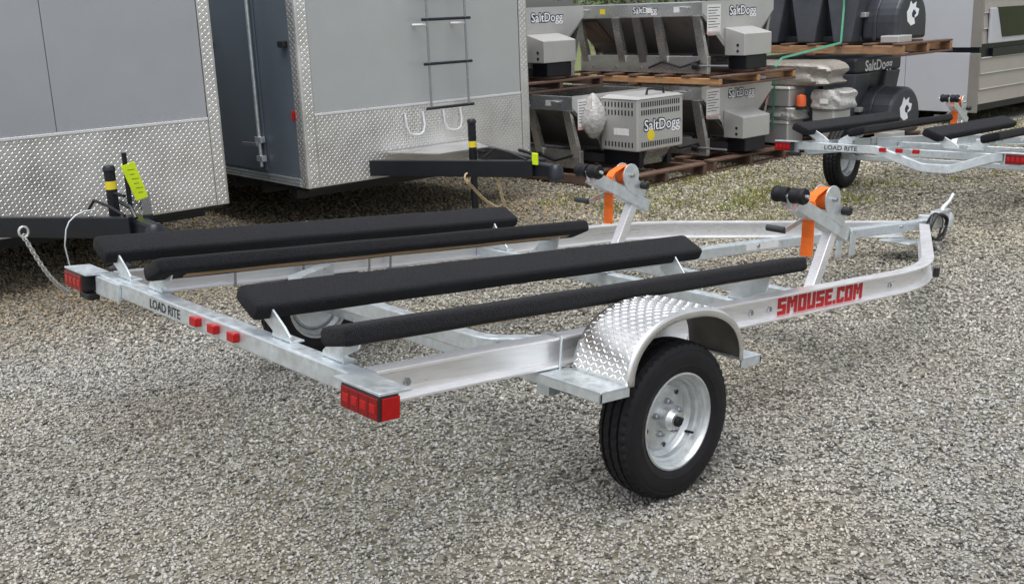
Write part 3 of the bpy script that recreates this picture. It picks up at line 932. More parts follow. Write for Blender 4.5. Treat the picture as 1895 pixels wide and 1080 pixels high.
    # ---- axle, springs, wheels, fenders
    Xt = P['Xt']
    ax = MB().box(-Xt + 0.075, Xt - 0.075, yw - 0.022, yw + 0.022, r - 0.022, r + 0.022).build('axle', 'galvanized', root, False, 0.004, 2)
    for s in (1, -1):
        xs = s * (xr - 0.03)
        path = [(xs, yw - 0.33 + 0.66 * i / 12, r + 0.035 + 0.075 * (2 * i / 12 - 1) ** 2) for i in range(13)]
        for k in range(3):
            kk = 1 - 0.28 * k
            sp = [(xs, yw + (p[1] - yw) * kk, p[2] - k * 0.0075 - 0.004 * k * 0) for p in path]
            MB().sweep(sp, [(-.02, -.0035), (.02, -.0035), (.02, .0035), (-.02, .0035)]).build('leaf_spring', 'bolt_steel', ax)
        for yy in (yw - 0.335, yw + 0.335):
            MB().box(xs - 0.028, xs + 0.028, yy - 0.028, yy + 0.028, r + 0.09, H - hb - 0.001).build('spring_hanger', 'galvanized', ax, False, 0.003, 2)
        wheel = tyre_wheel(root, s, Xt, yw, r)
        for yy in (yw - 0.32, yw + 0.32):
            o = MB()
            xa, xb = sorted((s * (xr + 0.001), s * (xr + 0.005)))
            o.box(xa, xb, yy - 0.004, yy + 0.004, H - hb - 0.004, H + 0.003)
            xa, xb = sorted((s * (xr - 0.066), s * (xr + 0.005)))
            o.box(xa, xb, yy - 0.004, yy + 0.004, H + 0.003, H + 0.008)
            o.build('rail_clamp', 'galvanized', rails[s], False, 0.001, 1)
        for yy in (0.62, 0.95, 1.30, 1.42):
            xa, xb = sorted((s * (xr - 0.0655), s * (xr - 0.0612)))
            MB().box(xa, xb, yy - 0.005, yy + 0.005, H - hb - 0.004, H + 0.003).build('rail_clamp', 'bolt_steel', rails[s])
        if P['fender']:
            x0f, x1f = xr + 0.030, Xt + 0.022
            nseg = 40
            hl, zb_, hz = 0.292, H - 0.105, 0.208
            prof = []
            for i in range(9):
                prof.append((x0f + (x1f - 0.012 - x0f) * i / 8, 0.0))
            for i in range(1, 6):
                a = math.radians(90 * i / 5)
                prof.append((x1f - 0.012 + 0.012 * math.sin(a), -0.012 + 0.012 * math.cos(a)))
            prof.append((x1f, -0.028))
            vs, uv = [], []
            arc = 0.0
            prev = None
            for i in range(nseg + 1):
                a = math.pi * i / nseg
                # superellipse, flatter on top
                cy_, cz_ = math.cos(a), math.sin(a)
                yy = -hl * math.copysign(abs(cy_) ** 0.88, cy_)
                zz = hz * abs(cz_) ** 0.88
                nrm = Vector((0, yy / hl ** 2, zz / hz ** 2)).normalized() if zz > 0 else Vector((0, math.copysign(1, yy), 0))
                if prev: arc += math.hypot(yy - prev[0], zz - prev[1])
                prev = (yy, zz)
                d = 0.0
                for j, (px_, dn_) in enumerate(prof):
                    if j: d += math.hypot(px_ - prof[j - 1][0], dn_ - prof[j - 1][1])
                    vs.append((s * px_, yw + yy + nrm.y * dn_, zb_ + zz + nrm.z * dn_))
                    uv.append((d, arc))
            n = len(prof)
            fs = [(i * n + j, i * n + j + 1, (i + 1) * n + j + 1, (i + 1) * n + j) for i in range(nseg) for j in range(n - 1)]
            mb = MB().add(vs, fs)
            mb.uv = uv
            fd = mb.build('fender', 'fender_plate', root, True, auto=70)
            so = fd.modifiers.new('thick', 'SOLIDIFY')
            so.thickness = 0.003
            so.offset = -1
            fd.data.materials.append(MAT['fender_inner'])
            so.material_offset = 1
            for (ya, yb_) in ((yw - hl - 0.115, yw - hl + 0.012), (yw + hl - 0.012, yw + hl + 0.10)):
                xa, xb = sorted((s * (xr - 0.055), s * (x1f - 0.004)))
                zt_ = zb_ + 0.004
                MB().box(xa, xb, ya, yb_, zt_ - 0.008, zt_).build('fender_bracket', 'galvanized', fd, False, 0.0015, 1)
                ye = ya if ya < yw else yb_ - 0.006
                MB().box(xa, xb, ye, ye + 0.006, zt_ - 0.034, zt_ - 0.008).build('fender_bracket', 'galvanized', fd)
                xe = s * (x1f - 0.004)
                MB().box(min(xe, xe - s * 0.006), max(xe, xe - s * 0.006), ya, yb_, zt_ - 0.034, zt_ - 0.008).build('fender_bracket', 'galvanized', fd)
            def fpt(u, v, hgt):
                a = math.pi * v
                cy_, cz_ = math.cos(a), math.sin(a)
                yy = -hl * math.copysign(abs(cy_) ** 0.88, cy_)
                zz = hz * abs(cz_) ** 0.88
                nr = Vector((0, yy / hl ** 2, zz / hz ** 2)).normalized()
                return (s * u, yw + yy + nr.y * (hgt + 0.0003), zb_ + zz + nr.z * (hgt + 0.0003))
            total = arc
            nu, nv = 13, 40
            mb = MB()
            for i in range(nu):
                for j in range(nv):
                    cu, cv = x0f + 0.006 + (x1f - 0.018 - x0f) * (i + .5) / nu, 0.012 + 0.976 * (j + .5) / nv
                    sg = 1 if (i + j) % 2 else -1
                    k = len(mb.v)
                    a_, b_ = 0.0078, 0.0024
                    for (t, w, hh) in ((-a_, 0, 0), (0, -b_, 0), (a_, 0, 0), (0, b_, 0), (-a_ * .45, 0, .0017), (a_ * .45, 0, .0017)):
                        mb.v.append(fpt(cu + (t - w) * .92, cv + sg * (t + w) * .92 / total, hh))
                    mb.f += [(k, k + 1, k + 4), (k + 1, k + 5, k + 4), (k + 1, k + 2, k + 5), (k + 2, k + 3, k + 5), (k + 3, k + 4, k + 5), (k + 3, k, k + 4)]
            lo = mb.build('tread_lozenges', 'fender_lozenge', fd)
            lo['kind'] = 'stuff'
            # inner stays
            MB().bar((s * (x0f + 0.005), yw + 0.02, zb_ + 0.02), (s * (x0f + 0.005), yw + 0.02, zb_ + hz - 0.01), 0.03, 0.004, (1, 0, 0)).build('fender_stay', 'galvanized', fd)
    return root


MAIN = dict(H=0.541, xr=0.904, W=1.087, yw=1.1482, yb=3.26, yc=4.76, bend=1.35, rail_mat='aluminium', lettering=True, vrear=False, lift=0.0,
            markers=(-0.033, 0.094, 0.228), text_x=-0.292, text_sx=1.05, both_side_lens=False, zb=0.643, bunk_rise=0.0, rest=0.365,
            bunks=((-0.83, 1, 0.045, 2.16, 25), (-0.33, -1, 0.03, 2.16, 24), (0.33, 1, 0.04, 2.18, 25), (0.845, -1, 0.02, 2.19, 12)),
            stands=(-0.595, 0.61), strap_z=0.615, ub=3.84, lw=0.176, Xt=1.150, fender=True)
jet_ski_trailer((0, -0.0245, 0.001), 0.0, 'aluminium jet ski trailer with red rail lettering and four black carpeted bunks', MAIN)
SECOND = dict(MAIN, H=0.42, xr=0.74, W=0.90, Xt=0.92, rail_mat='galvanized', lettering=False, vrear=True, markers=(-0.08, 0.04, 0.16), text_x=-0.40, text_sx=1.1,
              bunks=((-0.68, 1, -0.05, 1.75, 22), (-0.27, -1, 0.0, 1.85, 15), (0.27, 1, 0.0, 1.75, 22), (0.66, -1, 0.0, 1.9, 15)), stands=(-0.46, 0.46), zb=0.515, bunk_rise=0.045, yb=3.0, yc=4.3, ub=3.5, lw=0.13,
              fender=False, both_side_lens=True, rest=0.30)
jet_ski_trailer((-0.83, 5.62, 0), math.radians(7.8), 'galvanized jet ski trailer with dipped rear beam beside the spreader pallets', SECOND)


# ---------------------------------------------------------------- enclosed cargo trailers
def cargo_trailer(y0, y1, zb, xf, label, P):
    """front face in the plane x = xf, body towards -x"""
    root = empty('cargo_trailer', (xf - 2.0, (y0 + y1) / 2, 0), (0, 0, 0), label, 'cargo trailer')
    off = Vector(root.location)

    def B(mb, name, m_, par=None, **k):
        mb.v = [(v[0] - off.x, v[1] - off.y, v[2] - off.z) for v in mb.v]
        return mb.build(name, m_, par or root, **k)
    L, top, zp = 4.2, 2.35, P['zp']
    xb = xf - L
    yc = (y0 + y1) / 2
    tw = 0.095
    B(MB().box(xb, xf - 0.012, y0 + 0.012, y1 - 0.012, zb + 0.02, top), 'body', P['core'])
    B(MB().box(xb + 0.02, xf - 0.05, y0 + 0.03, y1 - 0.03, zb - 0.03, zb + 0.019), 'underbody', 'black_paint')
    for i in range(9):
        xx = xf - 0.3 - 0.46 * i
        B(MB().box(xx - 0.03, xx + 0.03, y0 + 0.06, y1 - 0.06, zb - 0.11, zb - 0.031), 'floor_beam', 'black_paint')
    # front skin: separate panels with a seam
    edges = [y0 + tw + 0.002] + P['seams'] + [y1 - tw - 0.002]
    for a, b in zip(edges, edges[1:]):
        B(MB().box(xf - 0.012, xf - 0.003, a + 0.0025, b - 0.0025, zp + 0.012, top - 0.02), 'front_panel', P['paint'], bevel=0.002, seg=1)
    B(MB().box(xf - 0.012, xf, y0 + tw + 0.003, y1 - tw - 0.003, zb, zp - 0.008), 'tread_plate', 'tread_plate')
    lo = B(lozenges(y0 + tw + 0.01, y1 - tw - 0.01, zb + 0.004, zp - 0.012, 0.0205, lambda u, v, h: (xf + 0.0002 + h, u, v)), 'tread_lozenges', 'tread_lozenge')
    lo['kind'] = 'stuff'
    B(MB().box(xf - 0.012, xf + 0.005, y0 + tw + 0.003, y1 - tw - 0.003, zp - 0.007, zp + 0.011), 'cap_strip', 'trim_white', bevel=0.002, seg=1)
    for ya, yb_, sgn in ((y0, y0 + tw, -1), (y1 - tw, y1, 1)):
        ys = y0 - 0.001 if sgn < 0 else y1 + 0.001
        pr = [(xf + 0.002, ya if sgn > 0 else yb_), (xf + 0.002, yb_ if sgn > 0 else ya)]
        m_ = MB()
        # L shaped corner trim, rounded edge
        if sgn < 0:
            poly = [(xf + 0.003, yb_), (xf + 0.003, ya + 0.02), (xf - 0.003, ya + 0.006), (xf - 0.017, ya), (xf - tw, ya), (xf - tw, ya + 0.011), (xf - 0.011, ya + 0.011), (xf - 0.011, yb_)]
        else:
            poly = [(xf + 0.003, ya), (xf + 0.003, yb_ - 0.02), (xf - 0.003, yb_ - 0.006), (xf - 0.017, yb_), (xf - tw, yb_), (xf - tw, yb_ - 0.011), (xf - 0.011, yb_ - 0.011), (xf - 0.011, ya)]
        ct = B(MB().prism(poly, 2, zb, top), 'corner_trim', 'tread_plate')
        lo = lozenges(ya + 0.022 if sgn < 0 else ya + 0.004, yb_ - 0.004 if sgn < 0 else yb_ - 0.022, zb + 0.003, top - 0.01, 0.0205, lambda u, v, h: (xf + 0.0032 + h, u, v))
        ysd = ya if sgn < 0 else yb_
        l2 = lozenges(xf - tw + 0.003, xf - 0.018, zb + 0.003, top - 0.01, 0.0205, lambda u, v, h: (u, ysd + sgn * (0.0002 + h), v))
        lo.add(l2.v, l2.f)
        lo = B(lo, 'tread_lozenges', 'tread_lozenge', ct)
        lo['kind'] = 'stuff'
    # side panels
    for ys, d in ((y0, 1), (y1, -1)):
        x1 = xf - tw - 0.002
        for i in range(3):
            xa = x1 - (L - tw) * (i + 1) / 3
            ya_, yb_ = sorted((ys + d * 0.004, ys + d * 0.012))
            B(MB().box(xa + 0.002, x1 - (L - tw) * i / 3 - 0.002, ya_, yb_, zb + 0.07, top - 0.02), 'side_panel', P['side'], bevel=0.002, seg=1)
        for k in range(3):
            z0 = zb + 0.006 + 0.021 * k
            ya_, yb_ = sorted((ys - d * 0.006, ys + d * 0.012))
            B(MB().box(xb, x1, ya_, yb_, z0, z0 + 0.016), 'skirt_rail', 'trim_white' if P['side'] != 'slate_side' else 'galvanized')
    B(MB().box(xb - 0.02, xf + 0.006, y0 - 0.004, y1 + 0.004, top, top + 0.04), 'roof', 'trim_white')
    # wheels under the body
    for s in (-1, 1):
        for xw in (xf - 2.5, xf - 3.35):
            ywh = yc + s * ((y1 - y0) / 2 - 0.14)
            B(MB().lathe([(0.17, -0.08), (0.24, -0.10), (0.31, -0.085), (0.325, -0.06), (0.325, 0.06), (0.31, 0.085), (0.24, 0.10), (0.17, 0.08), (0.16, 0.02), (0.001, 0.02)], (xw, ywh, 0.325), 1, 36), 'wheel', 'rubber', smooth=True)
    # tongue: A-frame of two black channels, coupler
    yt, zt, xt = P['yt'], P['zt'], P['xt']
    tg = B(MB().bar((xf - 0.25, yt - 0.62, P['zf']), (xt, yt - 0.045, zt), 0.05, 0.115), 'tongue_beam', 'black_paint', bevel=0.005)
    B(MB().bar((xf - 0.25, yt + 0.62, P['zf']), (xt, yt + 0.045, zt), 0.05, 0.115), 'tongue_beam', 'black_paint', bevel=0.005)
    if P['step']:
        B(MB().hexa([(xf + 0.02, yt - 0.42, zt + 0.059), (xt - 0.80, yt - 0.24, zt + 0.059), (xt - 0.80, yt + 0.24, zt + 0.059), (xf + 0.02, yt + 0.42, zt + 0.059)],
                    [(xf + 0.02, yt - 0.42, zt + 0.066), (xt - 0.80, yt - 0.24, zt + 0.066), (xt - 0.80, yt + 0.24, zt + 0.066), (xf + 0.02, yt + 0.42, zt + 0.066)]), 'tongue_step', 'tread_plate')
    cp = B(MB().hexa([(xt - 0.12, yt - 0.055, zt - 0.06), (xt + 0.16, yt - 0.035, zt - 0.05), (xt + 0.16, yt + 0.035, zt - 0.05), (xt - 0.12, yt + 0.055, zt - 0.06)],
                     [(xt - 0.12, yt - 0.055, zt + 0.05), (xt + 0.16, yt - 0.03, zt + 0.03), (xt + 0.16, yt + 0.03, zt + 0.03), (xt - 0.12, yt + 0.055, zt + 0.05)]), 'coupler', 'black_paint', bevel=0.01)
    B(MB().lathe([(0.001, 0.05), (0.03, 0.045), (0.05, 0.02), (0.055, -0.05), (0.04, -0.06)], (xt + 0.17, yt, zt - 0.01), 2, 20), 'ball_socket', 'black_paint', cp, smooth=True)
    B(MB().tube([(xt + 0.02, yt - 0.03, zt + 0.05), (xt - 0.03, yt - 0.03, zt + 0.10), (xt - 0.16, yt - 0.03, zt + 0.115)], 0.012, 8), 'latch_lever', 'black_paint', cp, smooth=True)
    if not P['tag']:
        B(MB().box(xt + 0.0, xt + 0.05, yt - 0.062, yt - 0.045, zt + 0.03, zt + 0.11), 'hazard_tag', 'neon_tag', cp, bevel=0.003)
    # jack
    xj = P['xj']
    jk = B(MB().tube([(xj, yt, zt - 0.05), (xj, yt, P['jt'])], 0.030, 16), 'tongue_jack', 'black_paint', smooth=True)
    B(MB().lathe([(0.001, 0.030), (0.026, 0.028), (0.034, 0.015), (0.034, 0.0), (0.030, -0.004)], (xj, yt, P['jt']), 2, 16), 'jack_cap', 'black_paint', jk, smooth=True)
    B(MB().tube([(xj, yt, P['foot'] + 0.016), (xj, yt, zt - 0.05)], 0.026, 12), 'jack_leg', 'black_paint', jk, smooth=True)
    B(MB().lathe([(0.001, 0.022), (0.03, 0.022), (0.075, 0.004), (0.075, 0)], (xj, yt, P['foot']), 2, 20), 'jack_foot', 'black_paint', jk, smooth=True)
    zs = P['zs']
    B(MB().lathe([(0.0310, 0), (0.0310, 0.045)], (xj, yt, zs), 2, 20), 'warning_band', 'yellow_sticker', jk, smooth=True)
    hz = P['jt'] - 0.02
    B(MB().tube([(xj + 0.03, yt, zs - 0.02), (xj + 0.11, yt + 0.02, zs - 0.03), (xj + 0.12, yt + 0.02, zs - 0.03)], 0.009, 8), 'crank_handle', 'black_paint', jk, smooth=True)
    if P['tag']:
        # handle raised beside the jack with a hanging neon tag
        B(MB().tube([(xj + 0.02, yt + 0.085, zt + 0.06), (xj + 0.02, yt + 0.085, P['jt'] + 0.09)], 0.014, 10), 'jack_handle', 'black_paint', jk, smooth=True)
        c0 = Vector((xj + 0.037, yt + 0.08, P['jt'] + 0.02))
        t = MB().hexa([c0 + Vector((0, 0.035, -0.20)), c0 + Vector((0.004, 0.035, -0.20)), c0 + Vector((0.004, 0.105, -0.185)), c0 + Vector((0, 0.105, -0.185))],
                      [c0 + Vector((0, -0.03, 0)), c0 + Vector((0.004, -0.03, 0)), c0 + Vector((0.004, 0.05, 0.02)), c0 + Vector((0, 0.05, 0.02))])
        B(t, 'hanging_tag', 'neon_tag', jk, bevel=0.002)
        pl = MB()
        for i in range(6):
            pl.box(c0.x + 0.0042, c0.x + 0.0048, c0.y + 0.005 + 0.009 * i, c0.y + 0.045 + 0.009 * i - 0.012 * (i % 2), c0.z - 0.025 - 0.026 * i, c0.z - 0.0222 - 0.026 * i)
        B(pl, 'tag_print', 'grey_grip', jk)
    # cables
    B(MB().tube([(xt - 0.05, yt - 0.06, zt + 0.06), (xt - 0.18, yt - 0.09, zt + 0.10), (xt - 0.32, yt - 0.11, zt + 0.12), (xt - 0.45, yt - 0.10, zt + 0.05)], 0.008, 6), 'brake_cable', 'black_plastic', smooth=True)
    if P['tag']:
        B(MB().tube([(-2.5, -0.443, 0.618), (-2.5, -0.50, 0.618), (-2.5, -0.546, 0.604), (-2.5, -0.585, 0.575), (-2.5, -0.607, 0.536), (-2.5, -0.625, 0.451), (-2.5, -0.616, 0.353), (-2.5, -0.60, 0.29)], 0.004, 6), 'breakaway_cable', 'galvanized', smooth=True)
    # safety chains hanging from the beams
    for p0, p1, mt_ in P['chains']:
        mb = MB()
        p0, p1 = Vector(p0), Vector(p1)
        nL = int((p1 - p0).length / 0.021) + 4
        prev = None
        for i in range(nL):
            t_ = i / (nL - 1)
            p = p0.lerp(p1, t_) - Vector((0, 0, 0.05 * math.sin(math.pi * t_)))
            d = (p - prev).normalized() if prev else Vector((0, 0, -1))
            prev = p
            sd_ = d.cross(Vector((1, 0.3, 0.2))).normalized()
            if i % 2: sd_ = d.cross(sd_)
            mb.tube([p + d * 0.019 * math.cos(2 * math.pi * j / 8) + sd_ * 0.011 * math.sin(2 * math.pi * j / 8) for j in range(9)], 0.0046, 5, False)
        hk = [p0 + Vector((0.0, 0.0 + 0.025 * math.sin(a), 0.03 + 0.03 * math.cos(a))) for a in [i * 2 * math.pi / 10 for i in range(11)]]
        mb.tube(hk, 0.007, 6, False)
        B(mb, 'safety_chain', mt_, smooth=True)
    return root, B


A, BA = cargo_trailer(-1.40, 0.80, 0.375, -3.40, 'silver cargo trailer with yellow banded jack and neon hanging tag on its tongue',
                      dict(zp=0.945, seams=[-0.27], paint='silver_paint', side='silver_paint', core='camper_trim', yt=-0.30, zt=0.535, zf=0.46, xt=-2.26, xj=-2.60, jt=0.80, zs=0.70, tag=True, step=False, foot=0.26,
                           chains=[((-2.83, -0.72, 0.47), (-2.93, -0.50, 0.10), 'white_chain')]))
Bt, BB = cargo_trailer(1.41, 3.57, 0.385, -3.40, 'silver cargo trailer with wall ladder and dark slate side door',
                       dict(zp=0.895, seams=[], paint='silver_paint_light', side='slate_side', core='slate_side', yt=2.49, zt=0.505, zf=0.46, xt=-2.16, xj=-2.86, jt=0.775, zs=0.60, tag=False, step=True, foot=0.004,
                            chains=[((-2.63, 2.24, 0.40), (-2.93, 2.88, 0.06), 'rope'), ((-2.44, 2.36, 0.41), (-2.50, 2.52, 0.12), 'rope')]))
# side door of the second trailer: door panel, frame, bar lock, hold-back, marker lamp
yd = 1.41
dr = BB(MB().box(-4.62, -3.955, yd - 0.006, yd + 0.0035, 0.47, 2.20), 'side_door', 'slate_side', bevel=0.003, seg=1)
BB(MB().tube([(-3.985, yd - 0.03, 0.50), (-3.985, yd - 0.03, 2.18)], 0.014, 10), 'lock_bar', 'galvanized', dr, smooth=True)
for z in (0.56, 0.70, 2.10):
    BB(MB().box(-4.03, -3.94, yd - 0.045, yd - 0.006, z - 0.022, z + 0.022), 'bar_guide', 'galvanized', dr, bevel=0.004)
BB(MB().bar((-3.985, yd - 0.05, 0.665), (-4.22, yd - 0.045, 0.66), 0.016, 0.028), 'lock_handle', 'bolt_steel', dr, bevel=0.003)
BB(MB().box(-3.60, -3.52, yd - 0.035, yd + 0.0035, 1.365, 1.41), 'door_holdback', 'black_plastic', bevel=0.006)
BB(MB().box(-4.66, -4.60, yd - 0.03, yd - 0.0065, 1.36, 1.40), 'door_stop', 'black_plastic', dr, bevel=0.006)
BB(MB().box(-3.512, -3.465 - 0.035, yd - 0.022, yd + 0.0035, 0.86, 0.93), 'marker_lamp', 'lens_red_side', bevel=0.006)
# ladder standing off the front wall
ld = BB(MB().box(-3.397, -3.39, 2.40, 2.90, 1.70, 1.76), 'ladder', 'bolt_steel')
for y in (2.47, 2.835):
    BB(MB().tube([(-3.30, y, 0.86), (-3.30, y, 2.33)], 0.009, 8), 'ladder_rail', 'bolt_steel', ld, smooth=True)
    BB(MB().tube([(-3.398, y - 0.06, 1.475), (-3.30, y - 0.005, 1.475)], 0.011, 8), 'standoff', 'trim_white', ld, smooth=True)
    y_ = y - 0.10
    BB(MB().tube([(-3.392, y_ - 0.085, 0.84), (-3.375, y_ - 0.085, 0.74), (-3.37, y_ - 0.065, 0.69), (-3.368, y_ - 0.03, 0.675), (-3.368, y_ + 0.03, 0.672), (-3.37, y_ + 0.065, 0.688), (-3.375, y_ + 0.085, 0.74), (-3.392, y_ + 0.085, 0.84)], 0.009, 8), 'ladder_hook', 'trim_white', ld, smooth=True)
for z in (0.862, 1.19, 1.512, 1.83, 2.15):
    BB(MB().tube([(-3.30, 2.425, z), (-3.30, 2.885, z)], 0.011, 8), 'rung', 'black_paint', ld, smooth=True)


# ---------------------------------------------------------------- pallets
def pallet(x0, x1, y0, y1, z0, label, wood='pallet_wood', h=0.125, n=6, group='wooden pallets under the salt spreaders', rz=0.0, facewood=None):
    cx_, cy_ = (x0 + x1) / 2, (y0 + y1) / 2
    root = empty('pallet', (cx_, cy_, z0), (0, 0, rz), label, 'pallet', group)
    lx, ly = (x1 - x0), (y1 - y0)
    me = {}
    for nm, dims, mt_ in (('stringer', (lx, 0.045, h - 0.044), wood), ('deck_board', (0.11, ly, 0.020), facewood or wood)):
        o = MB().box(-dims[0] / 2, dims[0] / 2, -dims[1] / 2, dims[1] / 2, 0, dims[2]).build(nm, mt_, root, False, 0.003, 1)
        me[nm] = o
    st, db = me['stringer'], me['deck_board']

    def cp(src, loc):
        c = src.copy()
        col.objects.link(c)
        c.parent = root
        c.location = loc
        return c
    st.location = (0, -ly / 2 + 0.03, 0.021)
    cp(st, (0, 0, 0.021))
    cp(st, (0, ly / 2 - 0.03, 0.021))
    first = True
    for zz in (h - 0.0205, 0.0):
        k = n if zz > 0 else 3
        for i in range(k):
            loc = (-lx / 2 + 0.056 + (lx - 0.112) * i / (k - 1) + random.uniform(-.004, .004), random.uniform(-.006, .006), zz)
            if first:
                db.location = loc
                first = False
            else:
                cp(db, loc)
    return root


# ---------------------------------------------------------------- stainless hopper spreaders
def hopper_spreader(x1, y0, z0, label, housing=False, chute=True, L=1.7, W=1.09, Ht=0.66, decal=True):
    """discharge end faces +x at x1; side wall at y0 faces -y"""
    x0, y1, yc = x1 - L, y0 + W, y0 + W / 2
    root = empty('salt_spreader', (x1 - L / 2, yc, z0), (0, 0, 0), label, 'salt spreader', 'stainless spreaders stacked on pallets')
    off = Vector(root.location)

    def B(mb, name, m_, par=None, **k):
        mb.v = [(v[0] - off.x, v[1] - off.y, v[2] - off.z) for v in mb.v]
        return mb.build(name, m_, par or root, **k)
    zr = z0 + Ht - 0.13      # underside of the vertical rim
    zs = z0 + 0.17           # top of base frame
    bw = 0.14                # half width of trough
    for s, ys in ((-1, y0), (1, y1)):
        yi = yc + s * bw
        th = 0.008
        q = [(ys, zr), (ys - s * 0.0 + (-s) * 0.0, zr), (yi, zs), (yi, zs)]
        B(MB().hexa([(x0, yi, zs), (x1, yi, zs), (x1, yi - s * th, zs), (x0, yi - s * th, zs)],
                    [(x0, ys, zr), (x1, ys, zr), (x1, ys - s * th, zr), (x0, ys - s * th, zr)]), 'hopper_wall', 'stainless_shaded')
        B(MB().box(x0, x1, min(ys, ys - s * 0.03), max(ys, ys - s * 0.03), zr + 0.001, z0 + Ht), 'rim', 'stainless', bevel=0.005)
        # base rail
        yb = yc + s * (W / 2 - 0.13)
        B(MB().box(x0 + 0.02, x1 - 0.02, yb - 0.025, yb + 0.025, z0, z0 + 0.165), 'base_rail', 'stainless', bevel=0.005)
        # flat ribs lying on the sloped wall
        for t in (0.06, 0.36, 0.52, 0.68, 0.96):
            xx = x0 + L * t
            e = 0.012
            B(MB().hexa([(xx - .045, yb - 0.02 * s + s * 0.0, z0 + 0.10), (xx + .045, yb - 0.02 * s, z0 + 0.10), (xx + .045, yb + s * 0.03, z0 + 0.10), (xx - .045, yb + s * 0.03, z0 + 0.10)],
                        [(xx - .045, ys - s * 0.02, zr), (xx + .045, ys - s * 0.02, zr), (xx + .045, ys + s * 0.012, zr), (xx - .045, ys + s * 0.012, zr)]), 'rib', 'stainless' if t != .52 else 'stainless_shaded')
    # end panels
    for xe, d in ((x1, 1), (x0, -1)):
        poly = [(y0 - 0.004, z0 + Ht + 0.004), (y1 + 0.004, z0 + Ht + 0.004), (y1 + 0.004, zr + 0.03), (yc + bw + 0.10, z0 + 0.30), (yc + bw + 0.04, zs - 0.02), (yc - bw - 0.04, zs - 0.02), (yc - bw - 0.10, z0 + 0.30), (y0 - 0.004, zr + 0.03)]
        a, b = sorted((xe + d * 0.001, xe + d * 0.007))
        B(MB().prism(poly, 0, a, b), 'end_panel', 'stainless_pale' if d > 0 else 'stainless')
    B(MB().hexa([(x0 + 0.02, yc - bw - 0.13, zs + 0.11), (x0 + 0.34, yc - bw - 0.13, zs + 0.11), (x0 + 0.34, yc - bw - 0.12, zs + 0.11), (x0 + 0.02, yc - bw - 0.12, zs + 0.11)],
                [(x0 + 0.02, y0 + 0.006, zr - 0.03), (x0 + 0.34, y0 + 0.006, zr - 0.03), (x0 + 0.34, y0 + 0.016, zr - 0.03), (x0 + 0.02, y0 + 0.016, zr - 0.03)]), 'rust_stained_panel', 'rust_panel')
    for k in range(5):
        B(MB().lathe([(0.001, -0.006), (0.011, -0.006), (0.011, 0)], (x0 + 0.2 + k * (L - 0.4) / 4, yc - (W / 2 - 0.13) - 0.025, z0 + 0.05), 1, 8), 'bolt', 'bolt_steel')
    B(MB().box(x0 + 0.05, x1 - 0.05, yc - bw, yc + bw, zs - 0.02, zs + 0.004), 'trough', 'stainless_shaded')
    B(MB().box(x0 + 0.02, x1 - 0.02, yc - 0.09, yc + 0.09, z0 + 0.02, z0 + 0.10), 'conveyor', 'stainless_shaded')
    xe = x1 + 0.0075
    if decal:
        B(MB().box(xe, xe + 0.0015, y0 + 0.06, y0 + 0.06 + 0.20, z0 + Ht - 0.30, z0 + Ht - 0.03), 'instruction_sheet', 'paper')
        B(MB().box(xe + 0.0016, xe + 0.0024, y0 + 0.06, y0 + 0.26, z0 + Ht - 0.30, z0 + Ht - 0.27), 'sheet_border', 'pink_print')
        pr = MB()
        for i in range(8):
            pr.box(xe + 0.0016, xe + 0.0022, y0 + 0.075, y0 + 0.245 - 0.03 * (i % 3), z0 + Ht - 0.06 - 0.025 * i, z0 + Ht - 0.054 - 0.025 * i)
        B(pr, 'sheet_print', 'grey_grip')
        wordmark((xe + 0.0004, y0 + 0.60, z0 + Ht - 0.095), (0, 1, 0), (0, 0, 1), 0.115, root, off)
        wordmark((x1 - L * 0.41, y0 - 0.0006, z0 + Ht - 0.065), (1, 0, 0), (0, 0, 1), 0.085, root, off)
    for s, ys in ((-1, y0), (1, y1)):
        for t in (0.12, 0.88):
            xx = x0 + L * t
            B(MB().tube([(xx - 0.04, ys + s * 0.004, z0 + Ht - 0.05), (xx - 0.035, ys + s * 0.035, z0 + Ht - 0.045), (xx + 0.035, ys + s * 0.035, z0 + Ht - 0.045), (xx + 0.04, ys + s * 0.004, z0 + Ht - 0.05)], 0.008, 6), 'tie_down', 'zinc', smooth=True)
    for k, t in enumerate((0.24, 0.60, 0.80)):
        B(MB().box(x0 + L * t, x0 + L * t + 0.07, y0 - 0.0016, y0 - 0.0003, z0 + Ht - 0.09, z0 + Ht - 0.04), 'warning_label', ('yellow_sticker', 'paper', 'paper')[k])
    B(MB().tube([(x1 - 0.10, y0 + 0.085, z0 + 0.12), (x1 - 0.32, y0 + 0.075, z0 + 0.06), (x1 - 0.55, y0 + 0.085, z0 + 0.11), (x1 - 0.72, y0 + 0.08, z0 + 0.05)], 0.011, 6), 'hose', 'black_plastic', smooth=True)
    if chute:
        B(MB().hexa([(x1 - 0.20, y0 + 0.10, z0 + 0.168), (x1 - 0.03, y0 + 0.10, z0 + 0.168), (x1 - 0.03, y0 + 0.13, z0 + 0.168), (x1 - 0.20, y0 + 0.13, z0 + 0.168)],
                    [(x1 - 0.04, y0 + 0.10, z0 + 0.37), (x1 - 0.02, y0 + 0.10, z0 + 0.37), (x1 - 0.02, y0 + 0.13, z0 + 0.37), (x1 - 0.04, y0 + 0.13, z0 + 0.37)]), 'brace', 'black_paint')
        # spinner motor cover with sloping lid
        ca, cb = yc - 0.22, yc + 0.20
        xa, xb_ = x1 + 0.01, x1 + 0.24
        B(MB().hexa([(xa, ca, z0 + 0.16), (xb_, ca, z0 + 0.16), (xb_, cb, z0 + 0.16), (xa, cb, z0 + 0.16)],
                    [(xa, ca, z0 + 0.42), (xb_, ca, z0 + 0.36), (xb_, cb, z0 + 0.36), (xa, cb, z0 + 0.42)]), 'motor_cover', 'stainless_pale', bevel=0.006)
